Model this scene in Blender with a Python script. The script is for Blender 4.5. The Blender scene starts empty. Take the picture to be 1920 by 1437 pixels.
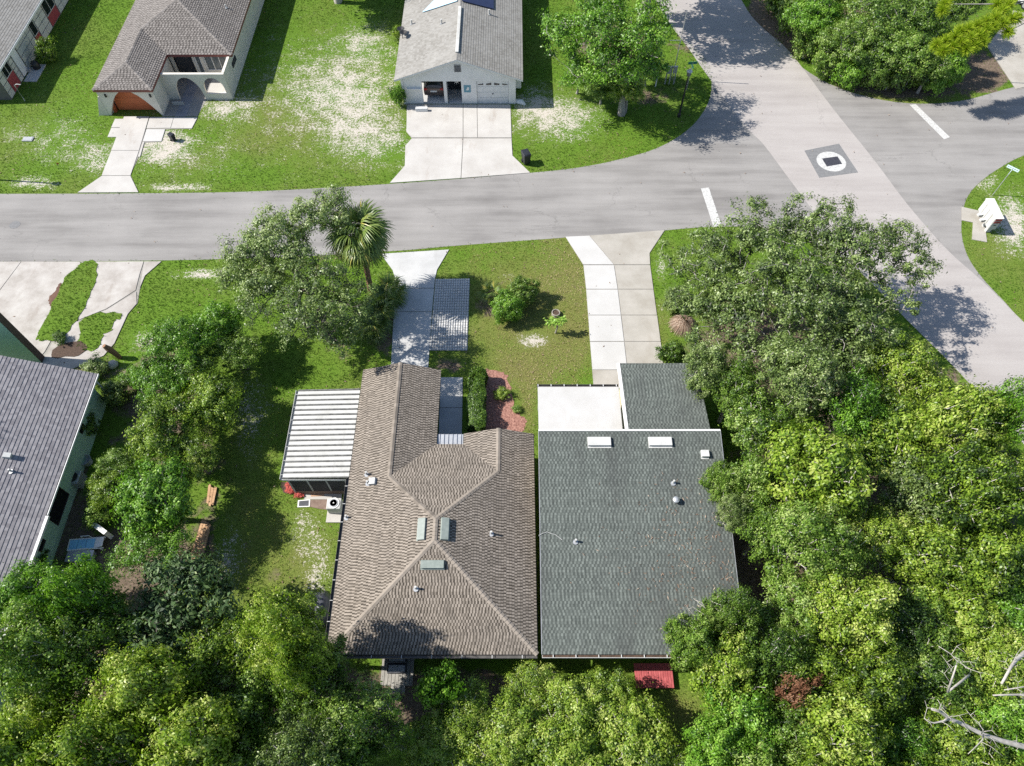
import bpy, math, random
import numpy as np
from mathutils import Vector, Matrix
rnd = random.Random(7)
nrg = np.random.default_rng(7)

# ------------------------------------------------------------------ camera, sky, sun, exposure
scene = bpy.context.scene
CAM_H, FOC, PITCH = 38.0, 1330.0, math.radians(58.5)     # metres, pixels of the 1920 px wide photo, depression
SUN_AZ, SUN_EL = math.radians(175.0), math.radians(43.0)  # direction towards the sun (from +X, counter-clockwise)
cam_data = bpy.data.cameras.new('camera')
cam_data.sensor_width = 36.0
cam_data.lens = 36.0 * FOC / 1920.0
cam_data.clip_end = 2000.0
cam = bpy.data.objects.new('camera', cam_data)
scene.collection.objects.link(cam)
cam.location = (0, 0, CAM_H)
cam.rotation_euler = (math.pi / 2 - PITCH, 0, 0)
scene.camera = cam
world = bpy.data.worlds.new('World')
scene.world = world
world.use_nodes = True
wn = world.node_tree
sky = wn.nodes.new('ShaderNodeTexSky')
sky.sky_type = 'NISHITA'
sky.sun_disc = False
sky.sun_elevation = SUN_EL
sky.sun_rotation = math.pi / 2 - SUN_AZ
sky.air_density = 1.0
sky.dust_density = 0.6
wn.links.new(sky.outputs[0], wn.nodes['Background'].inputs[0])
wn.nodes['Background'].inputs[1].default_value = 0.10
sun_data = bpy.data.lights.new('sun', 'SUN')
sun_data.energy = 5.0
sun_data.angle = math.radians(0.5)
sun_data.color = (1.0, 0.955, 0.88)
sun = bpy.data.objects.new('sun', sun_data)
scene.collection.objects.link(sun)
sun_dir = Vector((math.cos(SUN_EL) * math.cos(SUN_AZ), math.cos(SUN_EL) * math.sin(SUN_AZ), math.sin(SUN_EL)))
sun.rotation_euler = sun_dir.to_track_quat('Z', 'Y').to_euler()
sun.location = (-30, 10, 60)
scene.view_settings.view_transform = 'Standard'
scene.view_settings.look = 'None'
scene.view_settings.exposure = 0.85
scene.view_settings.gamma = 1.0
scene.cycles.use_denoising = False
scene.cycles.max_bounces = 6
scene.cycles.diffuse_bounces = 3
scene.cycles.transmission_bounces = 3
scene.cycles.transparent_max_bounces = 4
scene.cycles.caustics_reflective = False
scene.cycles.caustics_refractive = False

# ------------------------------------------------------------------ pixel of the photo -> point of the place
_f = np.array([0, math.cos(PITCH), -math.sin(PITCH)])
_u = np.array([0, math.sin(PITCH), math.cos(PITCH)])
def ray(px, py):
    return _f + _u * (-(py - 718.5) / FOC) + np.array([(px - 960.0) / FOC, 0, 0])
def G(px, py, z=0.0):
    d = ray(px, py); t = (CAM_H - z) / -d[2]
    return Vector((d[0] * t, d[1] * t, z))
def G2(px, py, z=0.0):
    p = G(px, py, z); return (p.x, p.y)
def on_plane(px, py, p0, n):
    d = Vector(ray(px, py)); o = Vector((0, 0, CAM_H))
    return o + d * ((Vector(p0) - o).dot(n) / d.dot(n))
def project(P):
    v = P - np.array([0, 0, CAM_H]); d = v @ _f
    return 960 + FOC * v[:, 0] / d, 718.5 - FOC * (v @ _u) / d
def in_poly(x, y, poly):
    inside = np.zeros(len(x), bool); n = len(poly)
    for i in range(n):
        x0, y0 = poly[i]; x1, y1 = poly[(i + 1) % n]
        if y0 == y1: continue
        c = ((y0 > y) != (y1 > y)) & (x < (x1 - x0) * (y - y0) / (y1 - y0) + x0)
        inside ^= c
    return inside
_perm = nrg.random((64, 64))
def vnoise(x, y):
    xi = np.floor(x).astype(int); yi = np.floor(y).astype(int)
    fx = x - xi; fy = y - yi; fx = fx * fx * (3 - 2 * fx); fy = fy * fy * (3 - 2 * fy)
    a = _perm[xi % 64, yi % 64]; b = _perm[(xi + 1) % 64, yi % 64]
    c = _perm[xi % 64, (yi + 1) % 64]; d = _perm[(xi + 1) % 64, (yi + 1) % 64]
    return (a * (1 - fx) + b * fx) * (1 - fy) + (c * (1 - fx) + d * fx) * fy

# ------------------------------------------------------------------ materials
def srgb(r, g, b):
    f = lambda c: (c / 255 / 12.92) if c / 255 <= 0.04045 else ((c / 255 + 0.055) / 1.055) ** 2.4
    return (f(r), f(g), f(b), 1)
def node(nt, t, **kw):
    n = nt.nodes.new(t)
    for k, v in kw.items(): setattr(n, k, v)
    return n
def new_mat(name):
    m = bpy.data.materials.new(name); m.use_nodes = True
    return m, m.node_tree, m.node_tree.nodes['Principled BSDF']
def world_pos(nt, scale=(1, 1, 1), rot=0.0):
    g = node(nt, 'ShaderNodeNewGeometry'); mp = node(nt, 'ShaderNodeMapping')
    mp.inputs['Scale'].default_value = scale; mp.inputs['Rotation'].default_value = (0, 0, rot)
    nt.links.new(g.outputs['Position'], mp.inputs[0]); return mp.outputs[0]
def noise(nt, vec, scale, detail=4, rough=0.6):
    n = node(nt, 'ShaderNodeTexNoise'); n.inputs['Scale'].default_value = scale
    n.inputs['Detail'].default_value = detail; n.inputs['Roughness'].default_value = rough
    nt.links.new(vec, n.inputs['Vector']); return n.outputs[0]
def ramp(nt, fac, stops, const=False):
    r = node(nt, 'ShaderNodeValToRGB')
    if const: r.color_ramp.interpolation = 'CONSTANT'
    while len(r.color_ramp.elements) < len(stops): r.color_ramp.elements.new(0.5)
    for e, (p, c) in zip(r.color_ramp.elements, stops):
        e.position = p; e.color = c if len(c) == 4 else (*c, 1)
    nt.links.new(fac, r.inputs[0]); return r.outputs[0]
def mixc(nt, fac, a, b, mode='MIX'):
    m = node(nt, 'ShaderNodeMix', data_type='RGBA', blend_type=mode)
    for s, v in ((m.inputs[0], fac), (m.inputs[6], a), (m.inputs[7], b)):
        if hasattr(v, 'links') or isinstance(v, bpy.types.NodeSocket): nt.links.new(v, s)
        else: s.default_value = v
    return m.outputs[2]
def math_n(nt, op, a, b=None, clamp=False):
    m = node(nt, 'ShaderNodeMath', operation=op, use_clamp=clamp)
    for s, v in ((m.inputs[0], a), (m.inputs[1], b)):
        if v is None: continue
        if isinstance(v, bpy.types.NodeSocket): nt.links.new(v, s)
        else: s.default_value = v
    return m.outputs[0]
def bump(nt, bsdf, h, strength=0.3, dist=0.02):
    b = node(nt, 'ShaderNodeBump'); b.inputs['Strength'].default_value = strength
    b.inputs['Distance'].default_value = dist
    nt.links.new(h, b.inputs['Height']); nt.links.new(b.outputs[0], bsdf.inputs['Normal'])
def simple(name, c1, c2=None, scale=3.0, rough=0.7, bmp=0.0, metal=0.0, spec=0.4, stretch=(1, 1, 1), detail=5):
    m, nt, b = new_mat(name)
    b.inputs['Roughness'].default_value = rough; b.inputs['Metallic'].default_value = metal
    b.inputs['Specular IOR Level'].default_value = spec
    if c2 is None:
        b.inputs['Base Color'].default_value = c1 if len(c1) == 4 else (*c1, 1)
    else:
        v = world_pos(nt, stretch); n = noise(nt, v, scale, detail, 0.65)
        nt.links.new(ramp(nt, n, [(0.3, c1), (0.7, c2)]), b.inputs['Base Color'])
        if bmp: bump(nt, b, n, bmp)
    return m
def attr(nt, name):
    a = node(nt, 'ShaderNodeAttribute'); a.attribute_name = name; return a

def mat_ground():
    m, nt, b = new_mat('lawn_soil')
    p = world_pos(nt)
    a = attr(nt, 'mixture'); sep = node(nt, 'ShaderNodeSeparateColor'); nt.links.new(a.outputs['Color'], sep.inputs[0])
    sand, litter, dry = sep.outputs[0], sep.outputs[1], sep.outputs[2]
    nf = noise(nt, p, 5.0, 6, 0.75); nm = noise(nt, p, 0.9, 5, 0.6); nl = noise(nt, p, 0.16, 4, 0.55)
    nff = noise(nt, p, 13.0, 4, 0.8)
    green = ramp(nt, nff, [(0.28, (0.032, 0.066, 0.008)), (0.5, (0.085, 0.160, 0.016)), (0.75, (0.17, 0.265, 0.034))])
    drygr = ramp(nt, nff, [(0.28, (0.055, 0.060, 0.018)), (0.5, (0.135, 0.140, 0.040)), (0.75, (0.27, 0.245, 0.095))])
    d = math_n(nt, 'ADD', math_n(nt, 'MULTIPLY', nm, 0.9), math_n(nt, 'SUBTRACT', dry, 0.62), True)
    d = math_n(nt, 'ADD', d, math_n(nt, 'SUBTRACT', math_n(nt, 'MULTIPLY', nl, 1.5), 0.68), True)
    grass = mixc(nt, d, green, drygr)
    sandc = ramp(nt, nff, [(0.3, (0.30, 0.265, 0.215)), (0.7, (0.58, 0.54, 0.485))])
    s = math_n(nt, 'ADD', math_n(nt, 'MULTIPLY', math_n(nt, 'SUBTRACT', nf, 0.5), 1.8), math_n(nt, 'MULTIPLY', math_n(nt, 'SUBTRACT', nm, 0.5), 0.9))
    s = math_n(nt, 'ADD', s, math_n(nt, 'MULTIPLY', math_n(nt, 'SUBTRACT', nff, 0.5), 1.6))
    s = math_n(nt, 'ADD', s, math_n(nt, 'MULTIPLY', sand, 0.66))
    sf = ramp(nt, s, [(0.45, (0, 0, 0)), (0.60, (1, 1, 1))])
    col = mixc(nt, sf, grass, sandc)
    lit = ramp(nt, nf, [(0.3, (0.06, 0.045, 0.032)), (0.55, (0.15, 0.115, 0.085)), (0.75, (0.28, 0.225, 0.17))])
    lf = math_n(nt, 'ADD', litter, math_n(nt, 'MULTIPLY', math_n(nt, 'SUBTRACT', nm, 0.5), 1.4))
    col = mixc(nt, ramp(nt, lf, [(0.42, (0, 0, 0)), (0.62, (1, 1, 1))]), col, lit)
    nt.links.new(col, b.inputs['Base Color'])
    b.inputs['Roughness'].default_value = 0.95; b.inputs['Specular IOR Level'].default_value = 0.1
    bump(nt, b, nff, 0.6, 0.05)
    return m
def mat_asphalt(name, c0, c1, c2, rot=0.0, crack=0.5):
    m, nt, b = new_mat(name)
    p = world_pos(nt); ps = world_pos(nt, (0.10, 1.1, 1), rot)
    st = noise(nt, ps, 1.0, 5, 0.6); big = noise(nt, p, 0.22, 4, 0.55); fine = noise(nt, p, 26.0, 3, 0.8)
    f = math_n(nt, 'ADD', math_n(nt, 'MULTIPLY', st, 0.6), math_n(nt, 'MULTIPLY', big, 0.4))
    col = ramp(nt, f, [(0.33, c0), (0.5, c1), (0.68, c2)])
    col = mixc(nt, 0.5, col, ramp(nt, fine, [(0.3, (0.72, 0.72, 0.72)), (0.7, (1.25, 1.25, 1.25))]), 'MULTIPLY')
    v = node(nt, 'ShaderNodeTexVoronoi', feature='DISTANCE_TO_EDGE'); v.inputs['Scale'].default_value = 0.13
    wob = noise(nt, p, 0.8, 5, 0.7); va = node(nt, 'ShaderNodeVectorMath', operation='ADD')
    sc = node(nt, 'ShaderNodeVectorMath', operation='SCALE'); sc.inputs[3].default_value = 3.0
    cx = node(nt, 'ShaderNodeCombineXYZ'); nt.links.new(wob, cx.inputs[0]); nt.links.new(noise(nt, ps, 1.7, 4, 0.7), cx.inputs[1])
    nt.links.new(cx.outputs[0], sc.inputs[0]); nt.links.new(p, va.inputs[0]); nt.links.new(sc.outputs[0], va.inputs[1])
    nt.links.new(va.outputs[0], v.inputs['Vector'])
    ck = ramp(nt, v.outputs['Distance'], [(0.0, (1, 1, 1)), (0.006, (0, 0, 0))])
    ckf = math_n(nt, 'MULTIPLY', ck, ramp(nt, big, [(0.46, (0, 0, 0)), (0.56, (crack, crack, crack))]))
    col = mixc(nt, ckf, col, (0.10, 0.095, 0.09, 1))
    nt.links.new(col, b.inputs['Base Color']); b.inputs['Roughness'].default_value = 0.9
    b.inputs['Specular IOR Level'].default_value = 0.2
    bump(nt, b, fine, 0.25, 0.01)
    return m
def mat_concrete(name, c0, c1, c2, stain=(0.16, 0.12, 0.09), amount=0.5, scale=0.55):
    m, nt, b = new_mat(name)
    p = world_pos(nt); n1 = noise(nt, p, scale, 6, 0.62); n2 = noise(nt, p, 17, 3, 0.7); n3 = noise(nt, world_pos(nt, (1.6, 0.5, 1)), 0.5, 5, 0.7)
    col = ramp(nt, n1, [(0.3, c0), (0.5, c1), (0.7, c2)])
    col = mixc(nt, 0.4, col, ramp(nt, n2, [(0.3, (0.85, 0.85, 0.85)), (0.7, (1.1, 1.1, 1.1))]), 'MULTIPLY')
    sf = ramp(nt, n3, [(0.58, (0, 0, 0)), (0.78, (amount, amount, amount))])
    col = mixc(nt, sf, col, (*stain, 1))
    nt.links.new(col, b.inputs['Base Color']); b.inputs['Roughness'].default_value = 0.88
    b.inputs['Specular IOR Level'].default_value = 0.25
    bump(nt, b, n2, 0.15, 0.01)
    return m
def mat_tinted(name, stops, rough=0.85, spec=0.25, wear=None, wear_amt=0.4, wear_stretch=(1, 1, 1)):
    """colour from the per-face 'tint' attribute, with weathering"""
    m, nt, b = new_mat(name)
    a = attr(nt, 'tint'); col = ramp(nt, a.outputs['Fac'], stops)
    p = world_pos(nt, wear_stretch)
    n = noise(nt, p, 0.5, 6, 0.65); n2 = noise(nt, world_pos(nt), 40, 2, 0.7)
    col = mixc(nt, 0.6, col, ramp(nt, n2, [(0.3, (0.8, 0.8, 0.8)), (0.7, (1.2, 1.2, 1.2))]), 'MULTIPLY')
    if wear:
        col = mixc(nt, ramp(nt, n, [(0.45, (0, 0, 0)), (0.75, (wear_amt,) * 3)]), col, (*wear, 1))
    nt.links.new(col, b.inputs['Base Color'])
    b.inputs['Roughness'].default_value = rough; b.inputs['Specular IOR Level'].default_value = spec
    return m
def mat_leaf(name, stops, trans=0.36, rough=0.5, spec=0.35, var=0.25):
    m, nt, b = new_mat(name)
    a = attr(nt, 'tint')
    oi = node(nt, 'ShaderNodeObjectInfo')
    t = math_n(nt, 'ADD', a.outputs['Fac'], math_n(nt, 'MULTIPLY', math_n(nt, 'SUBTRACT', oi.outputs['Random'], 0.5), var), True)
    col = ramp(nt, t, stops)
    nt.links.new(col, b.inputs['Base Color'])
    b.inputs['Roughness'].default_value = rough; b.inputs['Specular IOR Level'].default_value = spec
    if trans:
        tr = node(nt, 'ShaderNodeBsdfTranslucent')
        nt.links.new(mixc(nt, 1.0, col, (1.0, 1.15, 0.5, 1), 'MULTIPLY'), tr.inputs[0])
        mx = node(nt, 'ShaderNodeMixShader'); mx.inputs[0].default_value = trans
        nt.links.new(b.outputs[0], mx.inputs[1]); nt.links.new(tr.outputs[0], mx.inputs[2])
        nt.links.new(mx.outputs[0], nt.nodes['Material Output'].inputs[0])
    return m

M = {}
M['ground'] = mat_ground()
M['asphalt'] = mat_asphalt('grey_asphalt', (0.16, 0.152, 0.146), (0.228, 0.218, 0.209), (0.278, 0.266, 0.255))
M['crossing'] = mat_asphalt('pinkish_old_pavement', (0.28, 0.258, 0.246), (0.325, 0.302, 0.288), (0.36, 0.338, 0.322), rot=1.0, crack=0.35)
M['patch'] = simple('dark_patch', (0.13, 0.13, 0.135, 1), (0.19, 0.19, 0.19, 1), 6, 0.9)
M['cover'] = simple('iron_cover', (0.02, 0.02, 0.03, 1), (0.06, 0.06, 0.07, 1), 12, 0.6)
M['marking'] = simple('white_paint', (0.30, 0.295, 0.285, 1), (0.56, 0.56, 0.545, 1), 7, 0.8, detail=9)
M['conc_white'] = mat_concrete('white_concrete', (0.365, 0.345, 0.32), (0.41, 0.392, 0.368), (0.45, 0.435, 0.41), (0.23, 0.17, 0.13), 0.6)
M['conc_pale'] = mat_concrete('pale_painted_concrete', (0.40, 0.392, 0.375), (0.435, 0.427, 0.412), (0.465, 0.457, 0.445), (0.5, 0.48, 0.44), 0.2)
M['conc_beige'] = mat_concrete('beige_concrete', (0.27, 0.247, 0.212), (0.325, 0.305, 0.27), (0.375, 0.353, 0.318), (0.27, 0.235, 0.19), 0.55)
M['conc_grey'] = mat_concrete('grey_concrete', (0.36, 0.36, 0.355), (0.42, 0.42, 0.415), (0.47, 0.47, 0.465), (0.25, 0.24, 0.23), 0.35)
M['conc_old'] = mat_concrete('old_cracked_concrete', (0.27, 0.245, 0.22), (0.36, 0.335, 0.31), (0.43, 0.41, 0.385), (0.22, 0.18, 0.15), 0.7, 0.8)
M['path_dark'] = mat_concrete('dark_path_concrete', (0.16, 0.16, 0.17), (0.21, 0.21, 0.225), (0.26, 0.26, 0.275), (0.1, 0.1, 0.1), 0.3)
M['puddle'] = simple('rusty_water', (0.10, 0.055, 0.035, 1), (0.16, 0.09, 0.06, 1), 2, 0.15)
M['shingle_brown'] = mat_tinted('brown_shingle', [(0.0, (0.027, 0.022, 0.017)), (0.38, (0.086, 0.072, 0.057)), (0.62, (0.206, 0.177, 0.147)), (1.0, (0.303, 0.262, 0.221))], wear=(0.10, 0.088, 0.076), wear_amt=0.42)
M['shingle_grey'] = mat_tinted('slate_green_shingle', [(0.0, (0.032, 0.038, 0.035)), (0.4, (0.075, 0.086, 0.078)), (0.7, (0.131, 0.147, 0.133)), (1.0, (0.195, 0.219, 0.199))], wear=(0.045, 0.046, 0.046), wear_amt=0.6, wear_stretch=(1.3, 0.25, 1))
M['shingle_pale'] = mat_tinted('pale_weathered_shingle', [(0.0, (0.107, 0.102, 0.090)), (0.4, (0.189, 0.180, 0.164)), (0.7, (0.254, 0.246, 0.230)), (1.0, (0.328, 0.320, 0.303))], wear=(0.295, 0.287, 0.271), wear_amt=0.6)
M['shingle_taupe'] = mat_tinted('taupe_tile', [(0.0, (0.043, 0.037, 0.034)), (0.4, (0.115, 0.104, 0.095)), (0.7, (0.187, 0.170, 0.156)), (1.0, (0.259, 0.237, 0.220))], wear=(0.173, 0.155, 0.144), wear_amt=0.4)
M['shingle_violet'] = mat_tinted('violet_grey_shingle', [(0.0, (0.076, 0.070, 0.079)), (0.4, (0.184, 0.173, 0.184)), (0.7, (0.286, 0.270, 0.278)), (1.0, (0.367, 0.351, 0.357))], wear=(0.270, 0.254, 0.257), wear_amt=0.4)
M['roof_base'] = simple('roof_felt', (0.07, 0.065, 0.06, 1), (0.11, 0.10, 0.095, 1), 5, 0.9)
M['white'] = simple('white_painted_wood', (0.58, 0.58, 0.57, 1), (0.68, 0.68, 0.67, 1), 2.5, 0.6)
M['white_roof'] = mat_concrete('white_membrane', (0.405, 0.396, 0.378), (0.435, 0.428, 0.415), (0.465, 0.458, 0.447), (0.29, 0.27, 0.24), 0.45)
M['stucco_white'] = simple('white_stucco', (0.62, 0.61, 0.59, 1), (0.72, 0.71, 0.69, 1), 1.5, 0.9, 0.1)
M['stucco_cream'] = simple('cream_stucco', (0.55, 0.51, 0.44, 1), (0.66, 0.62, 0.55, 1), 1.3, 0.9, 0.15)
M['stucco_green'] = simple('mint_green_stucco', (0.33, 0.48, 0.37, 1), (0.40, 0.55, 0.43, 1), 1.2, 0.9, 0.1)
M['stucco_tan'] = simple('tan_stucco', (0.42, 0.35, 0.24, 1), (0.50, 0.42, 0.30, 1), 1.2, 0.9, 0.1)
M['stucco_grey'] = simple('grey_blue_stucco', (0.28, 0.30, 0.33, 1), (0.34, 0.36, 0.39, 1), 1.2, 0.9, 0.1)
M['panel_cream'] = simple('cream_wall_panel', (0.44, 0.43, 0.38, 1), (0.54, 0.53, 0.48, 1), 2.0, 0.8)
M['slab_joint'] = simple('slab_joint', (0.20, 0.19, 0.17, 1), (0.28, 0.265, 0.24, 1), 3, 0.9)
M['joint'] = simple('dark_joint', (0.10, 0.095, 0.085, 1), (0.15, 0.14, 0.13, 1), 3, 0.9)
M['red_panel'] = simple('red_panel', (0.25, 0.035, 0.04, 1), (0.33, 0.06, 0.065, 1), 5, 0.6)
M['terracotta'] = simple('terracotta_paint', (0.40, 0.10, 0.038, 1), (0.50, 0.14, 0.055, 1), 2, 0.6)
M['fascia_red'] = simple('red_brown_fascia', (0.17, 0.055, 0.045, 1), (0.23, 0.08, 0.065, 1), 3, 0.6)
M['fascia_brown'] = simple('dark_brown_trim', (0.045, 0.028, 0.025, 1), (0.075, 0.05, 0.045, 1), 3, 0.7)
M['gutter'] = simple('dark_gutter', (0.05, 0.047, 0.045, 1), (0.10, 0.095, 0.09, 1), 4, 0.5)
M['metal_white'] = mat_concrete('white_metal_sheet', (0.40, 0.40, 0.38), (0.45, 0.45, 0.435), (0.49, 0.49, 0.475), (0.20, 0.19, 0.17), 0.65, 1.2)
M['metal_rib'] = simple('dark_seam_metal', (0.07, 0.07, 0.068, 1), (0.19, 0.19, 0.18, 1), 4, 0.5, metal=0.3)
M['metal_grey'] = simple('galvanised', (0.36, 0.37, 0.39, 1), (0.48, 0.49, 0.5, 1), 6, 0.45, metal=0.5)
M['metal_dark'] = simple('black_metal', (0.012, 0.012, 0.013, 1), (0.03, 0.03, 0.03, 1), 6, 0.5)
M['vent_green'] = simple('grey_green_vent', (0.17, 0.20, 0.18, 1), (0.24, 0.27, 0.245, 1), 5, 0.5)
M['glass'] = simple('dark_glass', (0.012, 0.014, 0.018, 1), None, 1, 0.06, spec=0.6)
M['glass_grey'] = simple('grey_glass', (0.10, 0.115, 0.12, 1), (0.16, 0.175, 0.18, 1), 1.5, 0.1)
M['solar'] = simple('dark_blue_panel', (0.014, 0.018, 0.055, 1), (0.02, 0.028, 0.075, 1), 3, 0.35)
M['sky_panel'] = simple('pale_blue_panel', (0.40, 0.58, 0.68, 1), (0.46, 0.64, 0.73, 1), 1, 0.3)
M['shade_dark'] = simple('dark_interior', (0.03, 0.03, 0.033, 1), (0.05, 0.05, 0.055, 1), 2, 0.9)
M['wood'] = simple('weathered_plank', (0.33, 0.19, 0.10, 1), (0.47, 0.30, 0.17, 1), 2, 0.8, stretch=(1, 4, 1))
M['wood_grey'] = simple('grey_plank', (0.20, 0.19, 0.17, 1), (0.33, 0.315, 0.285, 1), 2, 0.85, stretch=(5, 1, 1))
M['wood_red'] = simple('red_painted_plank', (0.22, 0.03, 0.035, 1), (0.46, 0.12, 0.12, 1), 3.5, 0.85, stretch=(7, 1, 1))
M['paver_tan'] = simple('tan_paver', (0.36, 0.22, 0.14, 1), (0.45, 0.29, 0.19, 1), 3, 0.85)
M['brick_dark'] = simple('brown_brick', (0.14, 0.095, 0.075, 1), (0.22, 0.16, 0.13, 1), 5, 0.9)
M['mulch_red'] = simple('red_mulch', (0.09, 0.025, 0.02, 1), (0.42, 0.23, 0.18, 1), 9, 0.95, 0.8, detail=8)
M['mulch_brown'] = simple('dark_mulch', (0.03, 0.02, 0.015, 1), (0.11, 0.07, 0.05, 1), 12, 0.95, 0.8, detail=8)
M['pebble'] = simple('pebble', (0.10, 0.095, 0.09, 1), (0.38, 0.36, 0.33, 1), 22, 0.9, 0.6, detail=8)
M['bark_grey'] = simple('grey_bark', (0.16, 0.145, 0.13, 1), (0.36, 0.335, 0.31, 1), 7, 0.95, 0.5, detail=7)
M['bark_dark'] = simple('dark_bark', (0.06, 0.05, 0.045, 1), (0.17, 0.145, 0.125, 1), 7, 0.95, 0.5, detail=7)
M['bark_pale'] = simple('pale_dead_wood', (0.30, 0.27, 0.235, 1), (0.48, 0.45, 0.41, 1), 5, 0.9, 0.3, detail=7)
M['bark_palm'] = simple('palm_bark', (0.13, 0.07, 0.04, 1), (0.32, 0.19, 0.12, 1), 9, 0.95, 0.5, stretch=(1, 1, 3))
M['plastic_black'] = simple('black_plastic', (0.012, 0.013, 0.016, 1), (0.03, 0.032, 0.038, 1), 5, 0.4)
M['tarp_black'] = simple('charcoal_tarp', (0.035, 0.037, 0.045, 1), (0.08, 0.083, 0.095, 1), 4, 0.45)
M['car_paint'] = simple('taupe_car_paint', (0.115, 0.095, 0.09, 1), None, 1, 0.25, metal=0.5)
M['car_white'] = simple('white_car_paint', (0.72, 0.73, 0.74, 1), None, 1, 0.2)
M['light_red'] = simple('red_lens', (0.35, 0.02, 0.02, 1), None, 1, 0.15)
M['rubber'] = simple('tyre_rubber', (0.015, 0.015, 0.015, 1), None, 1, 0.8)
M['blue_cloth'] = simple('blue_sling', (0.18, 0.43, 0.62, 1), (0.24, 0.50, 0.68, 1), 5, 0.8)
M['sign_green'] = simple('green_sign', (0.03, 0.17, 0.11, 1), None, 1, 0.4)
M['sign_pale'] = simple('pale_blue_sign', (0.55, 0.68, 0.70, 1), None, 1, 0.4)
M['blue_plaque'] = simple('teal_plaque', (0.10, 0.25, 0.32, 1), None, 1, 0.5)
M['red_leaf'] = simple('red_flower', (0.42, 0.05, 0.045, 1), (0.55, 0.13, 0.10, 1), 9, 0.8)
M['grass'] = mat_leaf('grass_blade', [(0.0, (0.055, 0.120, 0.010)), (0.3, (0.135, 0.220, 0.028)), (0.55, (0.225, 0.270, 0.05)), (0.8, (0.32, 0.285, 0.11)), (1.0, (0.42, 0.35, 0.20))], 0.25, 0.7, 0.15, 0.0)
M['leaf_green'] = mat_leaf('leaf_mid_green', [(0.0, (0.018, 0.042, 0.008)), (0.35, (0.088, 0.172, 0.021)), (0.7, (0.180, 0.295, 0.036)), (1.0, (0.34, 0.43, 0.13))], 0.34, 0.42, 0.45, 0.4)
M['leaf_bright'] = mat_leaf('leaf_bright_green', [(0.0, (0.018, 0.050, 0.006)), (0.35, (0.090, 0.210, 0.016)), (0.7, (0.175, 0.345, 0.028)), (1.0, (0.31, 0.46, 0.09))], 0.34, 0.42, 0.45, 0.4)
M['leaf_yellow'] = mat_leaf('leaf_yellow_green', [(0.0, (0.024, 0.052, 0.008)), (0.32, (0.125, 0.215, 0.020)), (0.68, (0.255, 0.365, 0.034)), (1.0, (0.44, 0.49, 0.13))], 0.36, 0.42, 0.45, 0.45)
M['leaf_oak'] = mat_leaf('leaf_grey_green', [(0.0, (0.026, 0.046, 0.014)), (0.35, (0.105, 0.162, 0.042)), (0.7, (0.21, 0.29, 0.078)), (1.0, (0.38, 0.44, 0.20))], 0.3, 0.42, 0.45, 0.3)
M['leaf_dark'] = mat_leaf('leaf_dark_glossy', [(0.0, (0.018, 0.040, 0.013)), (0.5, (0.056, 0.110, 0.030)), (0.85, (0.119, 0.175, 0.062)), (1.0, (0.213, 0.250, 0.112))], 0.15, 0.55, 0.35)
M['leaf_pine'] = mat_leaf('needle_lime', [(0.0, (0.13, 0.23, 0.012)), (0.5, (0.28, 0.38, 0.02)), (1.0, (0.42, 0.46, 0.05))], 0.4, 0.6, 0.2, 0.0)
M['leaf_palm'] = mat_leaf('palm_leaf', [(0.0, (0.045, 0.09, 0.016)), (0.5, (0.13, 0.20, 0.040)), (0.8, (0.22, 0.28, 0.07)), (1.0, (0.50, 0.42, 0.09))], 0.3, 0.4, 0.5, 0.0)
M['leaf_litter'] = mat_leaf('fallen_leaf', [(0.0, (0.16, 0.10, 0.07)), (0.5, (0.27, 0.19, 0.14)), (1.0, (0.42, 0.34, 0.27))], 0.1, 0.8, 0.1)
M['leaf_brown'] = mat_leaf('leaf_dry_brown', [(0.0, (0.10, 0.045, 0.025)), (0.5, (0.20, 0.095, 0.055)), (1.0, (0.33, 0.19, 0.12))], 0.2, 0.8, 0.1)

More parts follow.
